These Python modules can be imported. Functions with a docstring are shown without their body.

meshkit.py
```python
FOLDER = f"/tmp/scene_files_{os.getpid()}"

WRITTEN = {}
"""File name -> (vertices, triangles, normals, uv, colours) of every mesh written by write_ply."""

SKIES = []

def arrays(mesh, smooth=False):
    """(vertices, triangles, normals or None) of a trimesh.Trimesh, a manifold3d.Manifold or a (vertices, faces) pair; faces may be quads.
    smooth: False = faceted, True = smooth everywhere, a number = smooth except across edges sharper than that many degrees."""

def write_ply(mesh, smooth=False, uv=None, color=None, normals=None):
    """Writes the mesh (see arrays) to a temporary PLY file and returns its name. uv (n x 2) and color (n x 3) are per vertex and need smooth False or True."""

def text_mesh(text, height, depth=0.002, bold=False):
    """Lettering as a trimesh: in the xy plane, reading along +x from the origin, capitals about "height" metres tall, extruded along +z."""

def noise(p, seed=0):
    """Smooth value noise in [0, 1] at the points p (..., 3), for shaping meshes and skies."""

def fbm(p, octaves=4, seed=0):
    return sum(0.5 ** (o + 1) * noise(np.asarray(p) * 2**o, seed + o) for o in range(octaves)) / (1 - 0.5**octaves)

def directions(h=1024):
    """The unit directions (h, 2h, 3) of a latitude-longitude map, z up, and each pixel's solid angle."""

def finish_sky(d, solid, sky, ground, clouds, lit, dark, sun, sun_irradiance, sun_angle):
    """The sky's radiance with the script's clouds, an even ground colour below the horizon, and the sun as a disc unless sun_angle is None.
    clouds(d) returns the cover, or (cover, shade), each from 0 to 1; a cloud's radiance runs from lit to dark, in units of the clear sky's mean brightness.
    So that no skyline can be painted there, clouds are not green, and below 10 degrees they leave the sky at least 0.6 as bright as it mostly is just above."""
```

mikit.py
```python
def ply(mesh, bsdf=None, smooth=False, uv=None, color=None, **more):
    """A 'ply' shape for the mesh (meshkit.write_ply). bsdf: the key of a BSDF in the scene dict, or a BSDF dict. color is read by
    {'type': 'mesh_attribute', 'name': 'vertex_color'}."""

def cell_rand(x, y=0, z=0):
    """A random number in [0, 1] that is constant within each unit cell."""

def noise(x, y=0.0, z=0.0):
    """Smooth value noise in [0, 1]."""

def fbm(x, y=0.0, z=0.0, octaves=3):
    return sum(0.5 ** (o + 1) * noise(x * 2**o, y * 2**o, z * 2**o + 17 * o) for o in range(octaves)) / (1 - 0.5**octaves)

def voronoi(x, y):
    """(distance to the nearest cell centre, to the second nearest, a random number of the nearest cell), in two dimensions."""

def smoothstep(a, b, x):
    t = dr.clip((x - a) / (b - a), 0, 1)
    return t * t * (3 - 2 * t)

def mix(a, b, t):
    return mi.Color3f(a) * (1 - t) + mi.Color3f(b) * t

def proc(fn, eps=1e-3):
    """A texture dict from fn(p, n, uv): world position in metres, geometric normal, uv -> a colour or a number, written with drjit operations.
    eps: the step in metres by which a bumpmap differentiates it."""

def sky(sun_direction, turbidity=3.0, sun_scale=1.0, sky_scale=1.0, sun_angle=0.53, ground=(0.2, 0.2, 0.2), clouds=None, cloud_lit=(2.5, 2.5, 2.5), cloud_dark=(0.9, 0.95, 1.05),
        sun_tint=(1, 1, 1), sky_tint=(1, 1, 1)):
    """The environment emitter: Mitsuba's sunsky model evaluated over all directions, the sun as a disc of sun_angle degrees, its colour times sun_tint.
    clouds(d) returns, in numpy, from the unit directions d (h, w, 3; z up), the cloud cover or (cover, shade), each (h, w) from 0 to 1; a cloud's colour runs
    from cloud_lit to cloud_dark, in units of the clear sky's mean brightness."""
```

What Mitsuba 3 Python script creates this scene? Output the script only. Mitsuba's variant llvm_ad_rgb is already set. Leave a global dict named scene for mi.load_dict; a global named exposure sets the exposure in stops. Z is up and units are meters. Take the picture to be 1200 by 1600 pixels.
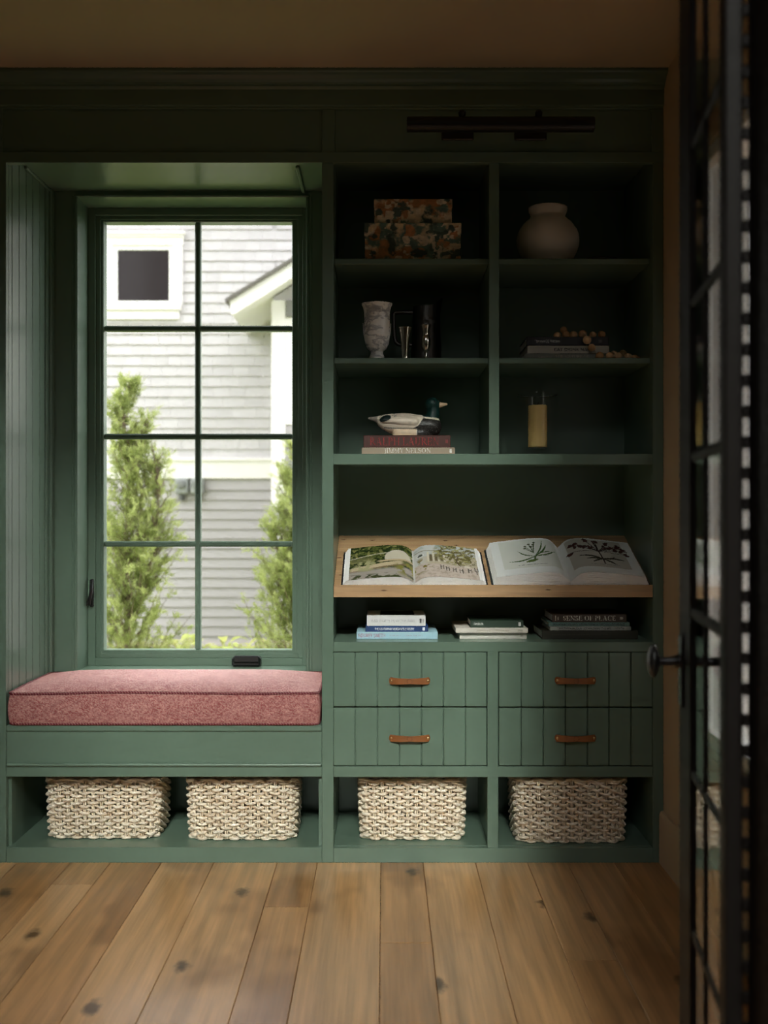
import math, random
import numpy as np, trimesh, drjit as dr, mitsuba as mi, mikit, meshkit, shapely
import manifold3d as m3
from shapely import affinity
from shapely.geometry import LineString, Polygon, box as sbox, Point
from shapely.ops import unary_union
from mikit import proc, fbm, noise, voronoi, smoothstep, mix, cell_rand

random.seed(7)
RNG = np.random.default_rng(7)
T = mi.ScalarTransform4f

# ------------------------------------------------------------------ camera, sky, exposure
D, H, F, S = 3.96, 1.2056, 1800.0, 0.0022      # distance to the joinery face (Y = 0), eye height, focal length (px), metres per px at Y = 0
scene, labels = {}, {}
scene['camera'] = {'type': 'thinlens', 'fov': 2 * math.degrees(math.atan(600 / F)), 'fov_axis': 'x', 'near_clip': 0.05, 'far_clip': 300.0,
                   'aperture_radius': 0.007, 'focus_distance': D + 0.02,
                   'to_world': T().look_at(origin=[0, -D, H], target=[0, 0, H], up=[0, 0, 1])}
SUN_EL = math.radians(31.0)                    # a hazy low sun behind the camera, shining through the hall window and the doorway
scene['sky'] = mikit.sky((0.02, -math.cos(SUN_EL), math.sin(SUN_EL)), turbidity=4.0, sun_scale=0.052, sky_scale=1.0, sun_angle=8.0, sun_tint=(.66, .88, 1.2), ground=(0.25, 0.3, 0.12),
                         clouds=lambda d: (np.ones(d.shape[:2]), 0.35 * meshkit.fbm(d * 3.0, 3)), cloud_lit=(1.0, 1.0, 1.0), cloud_dark=(0.8, 0.82, 0.85))
exposure = 5.7
CEIL = 2.708


def at(px, py, Y):
    d = D + Y
    return np.array([(px - 600) * d / F, Y, H - (py - 800) * d / F])


def X0(px, Y=0.0): return (px - 600) * (D + Y) / F
def Z0(py, Y=0.0): return H - (py - 800) * (D + Y) / F


# ------------------------------------------------------------------ naming and adding
USED = {}


def nm(base, parent=None):
    k = (parent + '__' if parent else '') + base
    n = USED.get(k, 0)
    USED[k] = n + 1
    return k if n == 0 else f'{k}_{n:03d}'


def add(base, mesh, bsdf, parent=None, smooth=False, label=None, **kw):
    k = nm(base, parent)
    if isinstance(mesh, list): mesh = cat(mesh)
    scene[k] = mikit.ply(mesh, bsdf, smooth=smooth, **kw)
    if label: labels[k] = {'label': label}
    return k


def thing(base, label, cat_=None, group=None, kind=None):
    k = nm(base)
    tag(k, label, cat_, group, kind)
    return k


def tag(k, label, cat_=None, group=None, kind=None):
    labels[k] = {'label': label}
    if cat_: labels[k]['category'] = cat_
    if group: labels[k]['group'] = group
    if kind: labels[k]['kind'] = kind
    return k


def struct(base, label): return thing(base, label, kind='structure')


# ------------------------------------------------------------------ mesh helpers
def cat(ms): return trimesh.util.concatenate(ms)


def _bp(x0, x1, y0, y1, z0, z1, b):
    P = []
    for x, sx in ((x0, 1), (x1, -1)):
        for y, sy in ((y0, 1), (y1, -1)):
            for z, sz in ((z0, 1), (z1, -1)):
                P += [(x, y + sy * b, z + sz * b), (x + sx * b, y, z + sz * b), (x + sx * b, y + sy * b, z)]
    return np.array(P)


_h = trimesh.convex.convex_hull(_bp(-1, 1, -1, 1, -1, 1, .3))
_hp = _bp(-1, 1, -1, 1, -1, 1, .3)
from scipy.spatial import cKDTree
_ix = cKDTree(_hp).query(_h.vertices)[1]
_BF = _ix[_h.faces]


def bx(x0, x1, y0, y1, z0, z1, b=0.0015):
    x0, x1 = min(x0, x1), max(x0, x1); y0, y1 = min(y0, y1), max(y0, y1); z0, z1 = min(z0, z1), max(z0, z1)
    b = min(b, .45 * min(x1 - x0, y1 - y0, z1 - z0))
    return trimesh.Trimesh(_bp(x0, x1, y0, y1, z0, z1, b), _BF, process=False)


def tube(P, r, n=8, closed=False):
    P = np.asarray(P, float); N = len(P)
    r = np.broadcast_to(np.asarray(r, float), (N,))
    t = (np.roll(P, -1, 0) - np.roll(P, 1, 0)) if closed else np.gradient(P, axis=0)
    t /= np.linalg.norm(t, axis=1, keepdims=True) + 1e-12
    a = np.cross(t[0], [0, 0, 1.0]); a = a if np.linalg.norm(a) > .2 else np.cross(t[0], [1.0, 0, 0]); a /= np.linalg.norm(a)
    A = []
    for i in range(N):
        a = a - t[i] * (a @ t[i]); a /= np.linalg.norm(a); A.append(a)
    A = np.array(A); B = np.cross(t, A)
    th = np.arange(n) * 2 * np.pi / n
    V = P[:, None] + r[:, None, None] * (np.cos(th)[None, :, None] * A[:, None] + np.sin(th)[None, :, None] * B[:, None])
    V = V.reshape(-1, 3); fs = []
    M = N if closed else N - 1
    i, j = np.meshgrid(np.arange(M), np.arange(n), indexing='ij')
    a0 = i * n + j; a1 = i * n + (j + 1) % n; b0 = ((i + 1) % N) * n + j; b1 = ((i + 1) % N) * n + (j + 1) % n
    fs = np.vstack([np.stack([a0, a1, b1], -1).reshape(-1, 3), np.stack([a0, b1, b0], -1).reshape(-1, 3)])
    if not closed:
        c0, c1 = len(V), len(V) + 1
        V = np.vstack([V, P[0], P[-1]])
        k = np.arange(n)
        fs = np.vstack([fs, np.stack([np.full(n, c0), (k + 1) % n, k], -1), np.stack([np.full(n, c1), (N - 1) * n + k, (N - 1) * n + (k + 1) % n], -1)])
    return trimesh.Trimesh(V, fs, process=False)


def lathe(prof, c, n=48):
    """prof: (r, z) from the bottom outside up (and back down inside)"""
    prof = np.array(prof, float); N = len(prof)
    th = np.arange(n) * 2 * np.pi / n
    V = np.stack([prof[:, None, 0] * np.cos(th), prof[:, None, 0] * np.sin(th), np.broadcast_to(prof[:, None, 1], (N, n))], -1).reshape(-1, 3)
    i, j = np.meshgrid(np.arange(N - 1), np.arange(n), indexing='ij')
    a0 = i * n + j; a1 = i * n + (j + 1) % n; b0 = a0 + n; b1 = a1 + n
    f = np.vstack([np.stack([a0, a1, b1], -1).reshape(-1, 3), np.stack([a0, b1, b0], -1).reshape(-1, 3)])
    m = trimesh.Trimesh(V, f, process=True); m.update_faces(m.nondegenerate_faces())
    m.apply_translation(c)
    return m


def spl(pts, k=6):
    """smooth a profile (Catmull-Rom)"""
    P = np.array(pts, float); Q = np.vstack([2 * P[0] - P[1], P, 2 * P[-1] - P[-2]]); out = []
    for i in range(1, len(Q) - 2):
        for t in np.linspace(0, 1, k, endpoint=False):
            a, b, c, d = Q[i - 1:i + 3]
            out.append(.5 * (2 * b + (c - a) * t + (2 * a - 5 * b + 4 * c - d) * t * t + (3 * b - a - 3 * c + d) * t ** 3))
    out.append(P[-1])
    return np.array(out)


def prism(poly, axis, a, b):
    """extrude a polygon: axis 'x' -> polygon in (y, z); 'y' -> (x, z); 'z' -> (x, y), from a to b"""
    g = poly if hasattr(poly, 'geom_type') else Polygon(poly)
    ms = [trimesh.creation.extrude_polygon(q, b - a, engine='earcut') for q in getattr(g, 'geoms', [g]) if q.area > 0]
    m = cat(ms); v = m.vertices.copy()
    if axis == 'x': m.vertices = np.stack([v[:, 2] + a, v[:, 0], v[:, 1]], -1)
    elif axis == 'y': m.vertices = np.stack([v[:, 0], v[:, 2] + a, v[:, 1]], -1); m.invert()
    else: m.vertices = v + [0, 0, a]
    return m


def frame_y(x0, x1, z0, z1, w, y0, y1, b=.0015):
    """a rectangular frame standing in the XZ plane, as four bars"""
    return [bx(x0, x0 + w, y0, y1, z0, z1, b), bx(x1 - w, x1, y0, y1, z0, z1, b), bx(x0 + w, x1 - w, y0, y1, z0, z0 + w, b), bx(x0 + w, x1 - w, y0, y1, z1 - w, z1, b)]


def wall_with_hole(axis, c0, c1, a0, a1, z0, z1, h0, h1, hz0, hz1):
    bs = [(a0, h0, z0, z1), (h1, a1, z0, z1), (h0, h1, z0, hz0), (h0, h1, hz1, z1)]
    return cat([bx(p, q, c0, c1, r, s, 0) if axis == 'y' else bx(c0, c1, p, q, r, s, 0) for p, q, r, s in bs if q - p > 1e-4 and s - r > 1e-4])


# ------------------------------------------------------------------ materials
def rgb(*c): return {'type': 'rgb', 'value': list(c)}


def pr(name, col, rough=.5, two=True, **kw):
    d = {'type': 'principled', 'base_color': rgb(*col) if isinstance(col, tuple) else col, 'roughness': rough, **kw}
    scene[name] = {'type': 'twosided', 'bsdf': d} if two else d
    return name


GREEN = pr('mat_green', (.126, .188, .140), .27, specular=.42)
GREENB = pr('mat_green_b', (.126, .188, .140), .34, specular=.5)
CREAM = pr('mat_cream', (.50, .38, .25), .8, specular=.2)
WHITE = pr('mat_ceiling', (.50, .40, .27), .9, specular=.1)
HALL = pr('mat_hall', (.10, .10, .085), .8)
MULCH = pr('mat_mulch', (.045, .038, .026), .95)
DOORM = pr('mat_door', (.010, .008, .007), .5, specular=.07)
BRONZE = pr('mat_bronze', (.012, .011, .010), .35)
BLACK = pr('mat_black', (.008, .008, .008), .4)
SILVER = pr('mat_silver', (.72, .68, .6), .14, metallic=1.0)
PEWTER = pr('mat_pewter', (.16, .15, .145), .38, metallic=1.0)
BRASS = pr('mat_brass', (.75, .55, .3), .25, metallic=1.0)
LEATHER = pr('mat_leather', (.26, .095, .03), .42)
LEATHERD = pr('mat_leather_stamp', (.15, .05, .016), .5)
PAPER = pr('mat_paper', (.84, .83, .80), .8)
POT = pr('mat_pot', (.78, .70, .60), .6)
DARKPOT = pr('mat_darkpot', (.05, .05, .045), .5)
WAX = pr('mat_wax', (.80, .55, .20), .4)
WICK = pr('mat_wick', (.03, .02, .015), .9)
scene['mat_pane'] = {'type': 'thindielectric', 'int_ior': 1.5}
scene['mat_glass'] = {'type': 'thindielectric', 'int_ior': 1.5}
TRIMW = pr('mat_trim_white', (.82, .81, .78), .6)
SIDING = pr('mat_siding', (.42, .405, .412), .8, specular=.2)
ROOF = pr('mat_roof', (.14, .13, .12), .9)
METER = pr('mat_meter', (.30, .32, .32), .5)
DKGLASS = pr('mat_dark_pane', (.028, .023, .025), .12, specular=.12)


def f_shingle(p, n, uv):
    c = cell_rand(dr.floor(uv.x), 3, 5)
    return mix((.53, .515, .53), (.585, .57, .585), c) * (.94 + .12 * fbm(p.x * 9, p.z * 30, p.y))


SHING = pr('mat_shingle', proc(f_shingle), .85, specular=.2)


def f_floor(p, n, uv):
    i = dr.floor(uv.x)
    t = cell_rand(i, 1, 2)
    ox = cell_rand(i, 5, 2) * 40
    g = fbm(p.x * 26 + ox, p.y * 1.6 + ox, 0, 4)
    fine = fbm(p.x * 160 + ox, p.y * 5, 3, 3)
    arch = .5 + .5 * dr.sin((p.x * 30 + 3 * fbm(p.x * 5 + ox, p.y * 1.3, 1, 3)) * 4.0)
    c = mix((.43, .215, .080), (.57, .32, .14), t)
    c = c * (.70 + .48 * g) * (.86 + .24 * fine) * (.93 + .10 * arch)
    cloud = fbm(p.x * 4 + ox, p.y * 2.2, 7, 4)
    c = mix(c, c * mi.Color3f(.62, .55, .5), .8 * smoothstep(.52, .74, cloud))
    d1, d2, r = voronoi(p.x * 5.2 + ox, p.y * 2.6 + ox)
    wob = fbm(p.x * 50, p.y * 40, 2, 3)
    k = smoothstep(.16, .03, d1 + .12 * (wob - .5)) * dr.select(r > .80, 1.0, 0.0)
    return mix(c, (.050, .024, .010), .85 * k)


def f_floor_r(p, n, uv): return .21 + .12 * fbm(p.x * 30, p.y * 4, 1, 3)


FLOOR = pr('mat_floor', proc(f_floor), proc(f_floor_r), specular=.6)


def f_oak(p, n, uv):
    g = fbm(p.x * 3, p.y * 40 + p.z * 60, 1, 4)
    h = fbm(p.x * 9, p.y * 130 + p.z * 190, 1, 3)
    d1, d2, r = voronoi(p.x * 7, p.y * 9 + p.z * 26)
    k = smoothstep(.10, .02, d1) * dr.select(r > .7, 1.0, 0.0)
    return mix(mix((.36, .21, .10), (.56, .37, .20), g) * (.85 + .25 * h), (.10, .05, .02), k)


OAK = pr('mat_oak', proc(f_oak), .5, specular=.35)


def f_tweed(p, n, uv):
    q = .5 * noise(p.x * 520, p.y * 520, p.z * 520) + .3 * noise(p.x * 260 + p.z * 180, p.y * 260, p.z * 180) + .2 * fbm(p.x * 45, p.y * 45, p.z * 45, 3)
    return mix((.24, .030, .034), (.60, .34, .30), smoothstep(.25, .80, q))


TWEED = pr('mat_tweed', proc(f_tweed), .9, sheen=3.0, sheen_tint=.15, specular=.2)


def f_pipe(p, n, uv):
    s = dr.sin(p.x * 650 + p.y * 650 + p.z * 300)
    return mix((.11, .008, .014), (.55, .30, .29), smoothstep(.5, .9, s))


PIPE = pr('mat_pipe', proc(f_pipe), .85)


def f_straw(p, n, uv):
    a = fbm(p.x * 40, p.y * 40, p.z * 90, 3)
    b = noise(p.x * 300, p.y * 300, p.z * 500)
    return mix((.72, .58, .41), (.97, .88, .72), smoothstep(.15, .7, a)) * (.85 + .2 * b)


STRAW = pr('mat_straw', proc(f_straw), .75, specular=.25)


def f_marble(p, n, uv):
    v = fbm(p.x * 22 + 2 * fbm(p.x * 30, p.y * 30, p.z * 30, 3), p.y * 22, p.z * 30, 4)
    w = dr.abs(v - .5) * 2
    c = mix((.48, .47, .46), (.90, .87, .82), smoothstep(.0, .22, w))
    return mix(c, (.22, .21, .21), .6 * smoothstep(.60, .74, fbm(p.x * 16, p.y * 16, p.z * 34 + 9, 4)))


MARBLE = pr('mat_marble', proc(f_marble), .3)


def f_floral(p, n, uv):
    q = p.x + p.y
    a = fbm(q * 20, p.z * 24, 1, 4); b = fbm(q * 26 + 9, p.z * 26, 4, 4); c = fbm(q * 60, p.z * 60, 6, 3)
    col = mi.Color3f(.50, .40, .26)
    col = mix(col, (.10, .16, .13), smoothstep(.46, .60, a))
    col = mix(col, (.36, .17, .07), smoothstep(.50, .64, b))
    col = mix(col, (.56, .47, .36), smoothstep(.56, .64, fbm(q * 38 + 3, p.z * 40, 8, 3)))
    col = mix(col, (.06, .085, .07), smoothstep(.55, .68, fbm(q * 30 + 31, p.z * 34, 2, 4)))
    return col * (.9 + 1.1 * c)


FLORAL = pr('mat_floral', proc(f_floral), .8, specular=.2)


def f_bead(p, n, uv):
    return mix((.50, .26, .10), (.80, .52, .27), cell_rand(dr.floor(uv.x), 4, 4)) * (.8 + .35 * fbm(p.x * 130, p.y * 130, p.z * 400, 3))


BEAD = pr('mat_bead', proc(f_bead), .5)
scene['mat_vcol'] = {'type': 'twosided', 'bsdf': {'type': 'principled', 'base_color': {'type': 'mesh_attribute', 'name': 'vertex_color'}, 'roughness': .38, 'specular': .4}}
scene['mat_print'] = {'type': 'twosided', 'bsdf': {'type': 'principled', 'base_color': {'type': 'mesh_attribute', 'name': 'vertex_color'}, 'roughness': .45, 'specular': .4}}
scene['mat_leaf'] = {'type': 'principledthin', 'base_color': {'type': 'mesh_attribute', 'name': 'vertex_color'}, 'roughness': .6, 'diff_trans': .9, 'spec_trans': 0.0}
BARK = pr('mat_bark', (.20, .15, .11), .95)


def f_lawn(p, n, uv):
    return mix((.17, .205, .07), (.32, .35, .13), fbm(p.x * 3, p.y * 3, 0, 4)) * (.8 + .4 * noise(p.x * 40, p.y * 40))


LAWN = pr('mat_lawn', proc(f_lawn), .95, specular=.1)
COL = {}


def colour(c, rough=.5):
    k = 'mat_c_' + '_'.join(f'{int(v * 1000):03d}' for v in c) + f'_{int(rough * 100)}'
    if k not in scene: pr(k, c, rough)
    return k


# ================================================================== THE SHELL
floor = struct('floor', 'wide knotty oak plank floor running from the joinery to the camera')
add('subfloor', bx(-2.4, 2.4, -5.6, .53, -.2, -.022, 0), BLACK, floor)
seams = [-500, -410, -330, -235, -140, -60, 27, 110, 172, 252, 334, 433, 496, 595, 661, 743, 824, 886, 960, 1040, 1130, 1215, 1300, 1390, 1480, 1570, 1670]
joints = {7: [-.231, -2.0], 5: [-1.5], 8: [-1.75], 11: [-.443, -2.1], 10: [-1.62], 13: [-.735, -2.3], 16: [-.86], 17: [-2.0], 9: [-2.2], 12: [-1.9], 14: [-1.5]}
pid = 0
for i in range(len(seams) - 1):
    xa, xb = X0(seams[i]), X0(seams[i + 1])
    ys = [.05] + joints.get(i, []) + [-5.5]
    for ya, yb in zip(ys[:-1], ys[1:]):
        m = bx(xa + .0006, xb - .0006, yb + .0006, ya - .0006, -.022, RNG.uniform(-.0006, .0004), .0016)
        pid += 1
        add('plank', m, FLOOR, floor, uv=np.tile([[pid + .5, .5]], (len(m.vertices), 1)))

k = add('ceiling', [bx(-1.75, 1.3, -.80, .74, CEIL, 2.8, 0), bx(-1.75, 1.3, -.80, -.76, 2.8, 3.12, 0), bx(-1.75, 1.3, -2.27, -.76, 3.12, 3.2, 0)], WHITE); tag(k, 'plain warm white ceiling above the dark joinery', kind='structure')
k = add('ceiling', bx(-2.5, 2.5, -5.7, -2.27, 5.8, 5.9, 0), HALL); tag(k, 'high ceiling of the room the camera stands in', kind='structure')

WL, WR, WT, WB = -1.197, -.30, 2.435, .585          # nook window opening
BK = .53
wb = struct('wall_back', 'green painted wall behind the joinery with the nook window opening')
add('wall', wall_with_hole('y', BK, .74, -1.75, 1.3, -.8, 3.0, WL, WR, WB, WT), GREEN, wb)
RX = .961                                            # right wall of the study
R0, R1, RZ0, RZ1 = -.95, -.43, .50, 2.30            # its window
k = add('wall_right', wall_with_hole('x', RX, RX + .15, -2.27, BK, -.2, 3.15, R0, R1, RZ0, RZ1), CREAM); tag(k, 'cream wall on the right beside the joinery, behind the glass door', kind='structure')
k = add('baseboard_right', prism([(RX - .016, 0), (RX, 0), (RX, .178), (RX - .010, .178), (RX - .016, .165)], 'y', -2.27, -.002), CREAM); tag(k, 'cream baseboard along the right wall', kind='structure')
wl = struct('wall_left', 'green vertical board lining on the left side of the window nook')
add('backing', bx(-1.75, -1.312, -.0, BK, 0, 2.8, 0), GREEN, wl)
NX = -1.299
ye = [.022, .064, .142, .223, .299, .386, .452]
for a, b in zip(ye[:-1], ye[1:]):
    add('board', bx(NX - .014, NX, a + .0012, b - .0012, .46, 2.457, .003), GREEN, wl)
add('corner_trim', [bx(NX - .014, NX + .006, .453, .486, .46, 2.457, .003), bx(NX - .014, NX + .016, .488, BK, .46, 2.457, .006)], GREEN, wl)
k = add('wall_left', bx(-1.6, -1.42, -2.27, 0, 0, 3.15, 0), HALL); tag(k, 'left side wall of the study outside the frame', kind='structure')
# partition with the doorway, and the room the camera stands in
DW0, DW1, DWT = -1.42, .535, 3.02
JY0, JY1 = -2.40, -2.27
k = add('wall_front', wall_with_hole('y', JY0, JY1, -2.4, 2.4, 0, 5.8, DW0, DW1 + .035, 0, DWT), HALL); tag(k, 'partition wall with the doorway to the study', kind='structure')
B0, B1, BZ0, BZ1, BY = -1.15, 1.00, 2.20, 5.60, -5.5
k = add('wall_hall', [bx(-2.5, -2.4, -5.6, -2.4, 0, 5.8, 0), bx(2.4, 2.5, -5.6, -2.4, 0, 5.8, 0), wall_with_hole('y', BY - .1, BY, -2.5, 2.5, -.2, 5.8, B0, B1, BZ0, BZ1)], HALL); tag(k, 'walls of the room the camera stands in', kind='structure')
w3 = struct('window_3', 'high window in the room the camera stands in')
add('frame', frame_y(B0, B1, BZ0, BZ1, .05, BY - .08, BY - .03), DOORM, w3)
for x in (-.075,): add('mullion', bx(x - .02, x + .02, BY - .075, BY - .035, BZ0 + .05, BZ1 - .05, .003), DOORM, w3)
for xa, xb in ((B0 + .05, -.095), (-.055, B1 - .05)):
    add('pane', (np.array([[xa, BY - .05, BZ0 + .05], [xb, BY - .05, BZ0 + .05], [xb, BY - .05, BZ1 - .05], [xa, BY - .05, BZ1 - .05]]), np.array([[0, 1, 2, 3]])), 'mat_pane', w3)

# ------------------------------------------------------------------ nook window
w1 = struct('window_1', 'black green casement window with eight panes in the nook')
add('jamb_lining', [bx(WL - .02, WL, BK - .004, .70, WB, WT, .002), bx(WR, WR + .02, BK - .004, .70, WB, WT, .002), bx(WL - .02, WR + .02, BK - .004, .70, WT, WT + .015, .002)], GREEN, w1)
add('edge_bead', [bx(WL - .010, WL + .004, BK - .010, BK + .004, WB, WT, .004), bx(WR - .004, WR + .010, BK - .010, BK + .004, WB, WT, .004), bx(WL - .010, WR + .01, BK - .010, BK + .004, WT - .004, WT + .008, .004)], GREEN, w1)
add('sill', bx(WL - .02, WR + .02, BK - .03, .70, WB - .03, WB, .004), GREEN, w1)
FY = .695
add('frame', frame_y(WL, WR, WB, WT, .030, FY, .80), GREEN, w1)
add('sash', frame_y(WL + .030, WR - .030, WB + .030, WT - .026, .018, FY + .012, .79) + frame_y(WL + .045, WR - .045, WB + .045, WT - .040, .010, FY + .02, .77), GREEN, w1)
GY = .745
gx0, gx1 = -1.1386, -.3726; gz0, gz1 = .6454, 2.383
mz = [1.953, 1.5131, 1.0753]; mx = -.758
add('frame', [bx(gx0 - .02, gx0, FY + .02, .775, gz0 - .02, gz1 + .02, .003), bx(gx1, gx1 + .02, FY + .02, .775, gz0 - .02, gz1 + .02, .003), bx(gx0, gx1, FY + .02, .775, gz0 - .02, gz0, .003), bx(gx0, gx1, FY + .02, .775, gz1, gz1 + .02, .003)], GREEN, w1)
add('muntin', bx(mx - .011, mx + .011, GY - .022, GY + .02, gz0, gz1, .005), GREEN, w1)
for z in mz: add('muntin', bx(gx0, gx1, GY - .020, GY + .018, z - .011, z + .011, .005), GREEN, w1)
zz = [gz0] + mz[::-1] + [gz1]
for xa, xb in ((gx0, mx - .011), (mx + .011, gx1)):
    for za, zb in zip(zz[:-1], zz[1:]):
        add('pane', (np.array([[xa, GY, za + .009], [xb, GY, za + .009], [xb, GY, zb - .009], [xa, GY, zb - .009]]), np.array([[0, 1, 2, 3]])), 'mat_pane', w1)
cr = at(385, 1030, FY - .03)
add('crank_cover', [bx(cr[0] - .058, cr[0] + .058, FY - .045, FY + .01, WB + .001, WB + .040, .008), bx(cr[0] - .05, cr[0] + .055, FY - .056, FY - .043, WB + .018, WB + .045, .005)], BLACK, w1, label='black folding crank housing')
lp = [at(143, 906, FY - .02), at(141, 925, FY - .035), at(137, 948, FY - .03)]
add('lock_lever', [tube([at(143, 907, FY - .012), at(142.5, 922, FY - .035), at(140, 945, FY - .03)], [.006, .007, .004]), tube([at(143, 915, FY), at(141, 930, FY - .02), at(135, 946, FY - .022)], [.005, .006, .003]), bx(*(at(145, 0, FY)[0] + np.array([-.010, .004])), FY - .012, FY + .004, Z0(948, FY), Z0(905, FY), .003)], BLACK, w1, smooth=40, label='black lock lever')

# ------------------------------------------------------------------ nook top and header
t3 = struct('trim_3', 'green soffit and left face trim of the window nook')
add('soffit', bx(-1.40, -.2, .02, BK, 2.457, 2.50, 0), GREEN, t3)
add('cove', [bx(NX, NX + .010, .2, BK, 2.445, 2.457, .003), bx(-.320, -.306, .2, BK, 2.446, 2.457, .003)], GREEN, t3)
add('stile', bx(-1.42, X0(9.4), 0, .024, 0, 2.42, .0015), GREEN, t3)
t2 = struct('trim_2', 'dark green header panelling above nook and bookcase')
zr = Z0(237); zb_ = Z0(254); zt = 2.62
XL, XR_ = -1.42, RX
add('rail', bx(XL, RX, 0, .03, zb_, zr, .0015), GREEN, t2)
add('rail', bx(XL, RX, 0, .03, Z0(170), zt, .0015), GREEN, t2)
for pa, pb in ((503, 523), (1018, 1037)):
    add('stile', bx(X0(pa), X0(pb), 0, .03, zr + .0005, Z0(170) - .0005, .0015), GREEN, t2)
add('panel', bx(XL, X0(503), .009, .03, zr, Z0(170), .001), GREEN, t2)
add('panel', bx(X0(523), X0(1018), .009, .03, zr, Z0(170), .001), GREEN, t2)
k = add('trim_1', prism([(0, 2.60), (-.008, 2.603), (-.008, 2.655), (-.018, 2.662), (-.020, 2.668), (-.030, 2.672), (-.036, 2.681), (-.05, 2.69), (-.062, 2.694), (-.066, 2.699), (-.066, CEIL), (.03, CEIL), (.03, 2.60)], 'x', XL, RX), GREEN)
tag(k, 'dark green crown moulding where the joinery meets the ceiling', kind='structure')

# ================================================================== BENCH
bench = thing('window_bench', 'green built-in window bench with a low open basket shelf under the pink cushion', 'bench')
bt, cav_t, cav_b = Z0(1133), Z0(1214), Z0(1324)
xb0, xb1 = NX, X0(503) - .0005
add('seat', bx(xb0 + .0005, xb1, -.004, BK - .001, bt - .022, bt, .004), GREEN, bench)
add('front_panel', bx(xb0 + .0005, xb1, .003, .022, Z0(1196), bt - .0225, .001), GREEN, bench)
add('bead', tube([(xb0 + .004, -.001, Z0(1195)), (0.5 * (xb0 + xb1), -.001, Z0(1195)), (xb1 - .004, -.001, Z0(1195))], .0065, 12), GREEN, bench, smooth=40)
add('rail', bx(xb0 + .0005, xb1, 0, .024, cav_t, Z0(1198), .0015), GREEN, bench)
add('base_rail', bx(xb0 + .0005, xb1, 0, .024, 0, cav_b - .001, .0015), GREEN, bench)
add('shelf', bx(xb0 + .0005, xb1, .001, .50, cav_b - .016, cav_b, .001), GREEN, bench)
add('side_panel', bx(xb0 + .0005, xb0 + .012, .024, .49, cav_b, bt - .023, 0), GREEN, bench); add('side_panel', bx(xb1 - .012, xb1, .024, .49, cav_b, bt - .023, 0), GREEN, bench)
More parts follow.
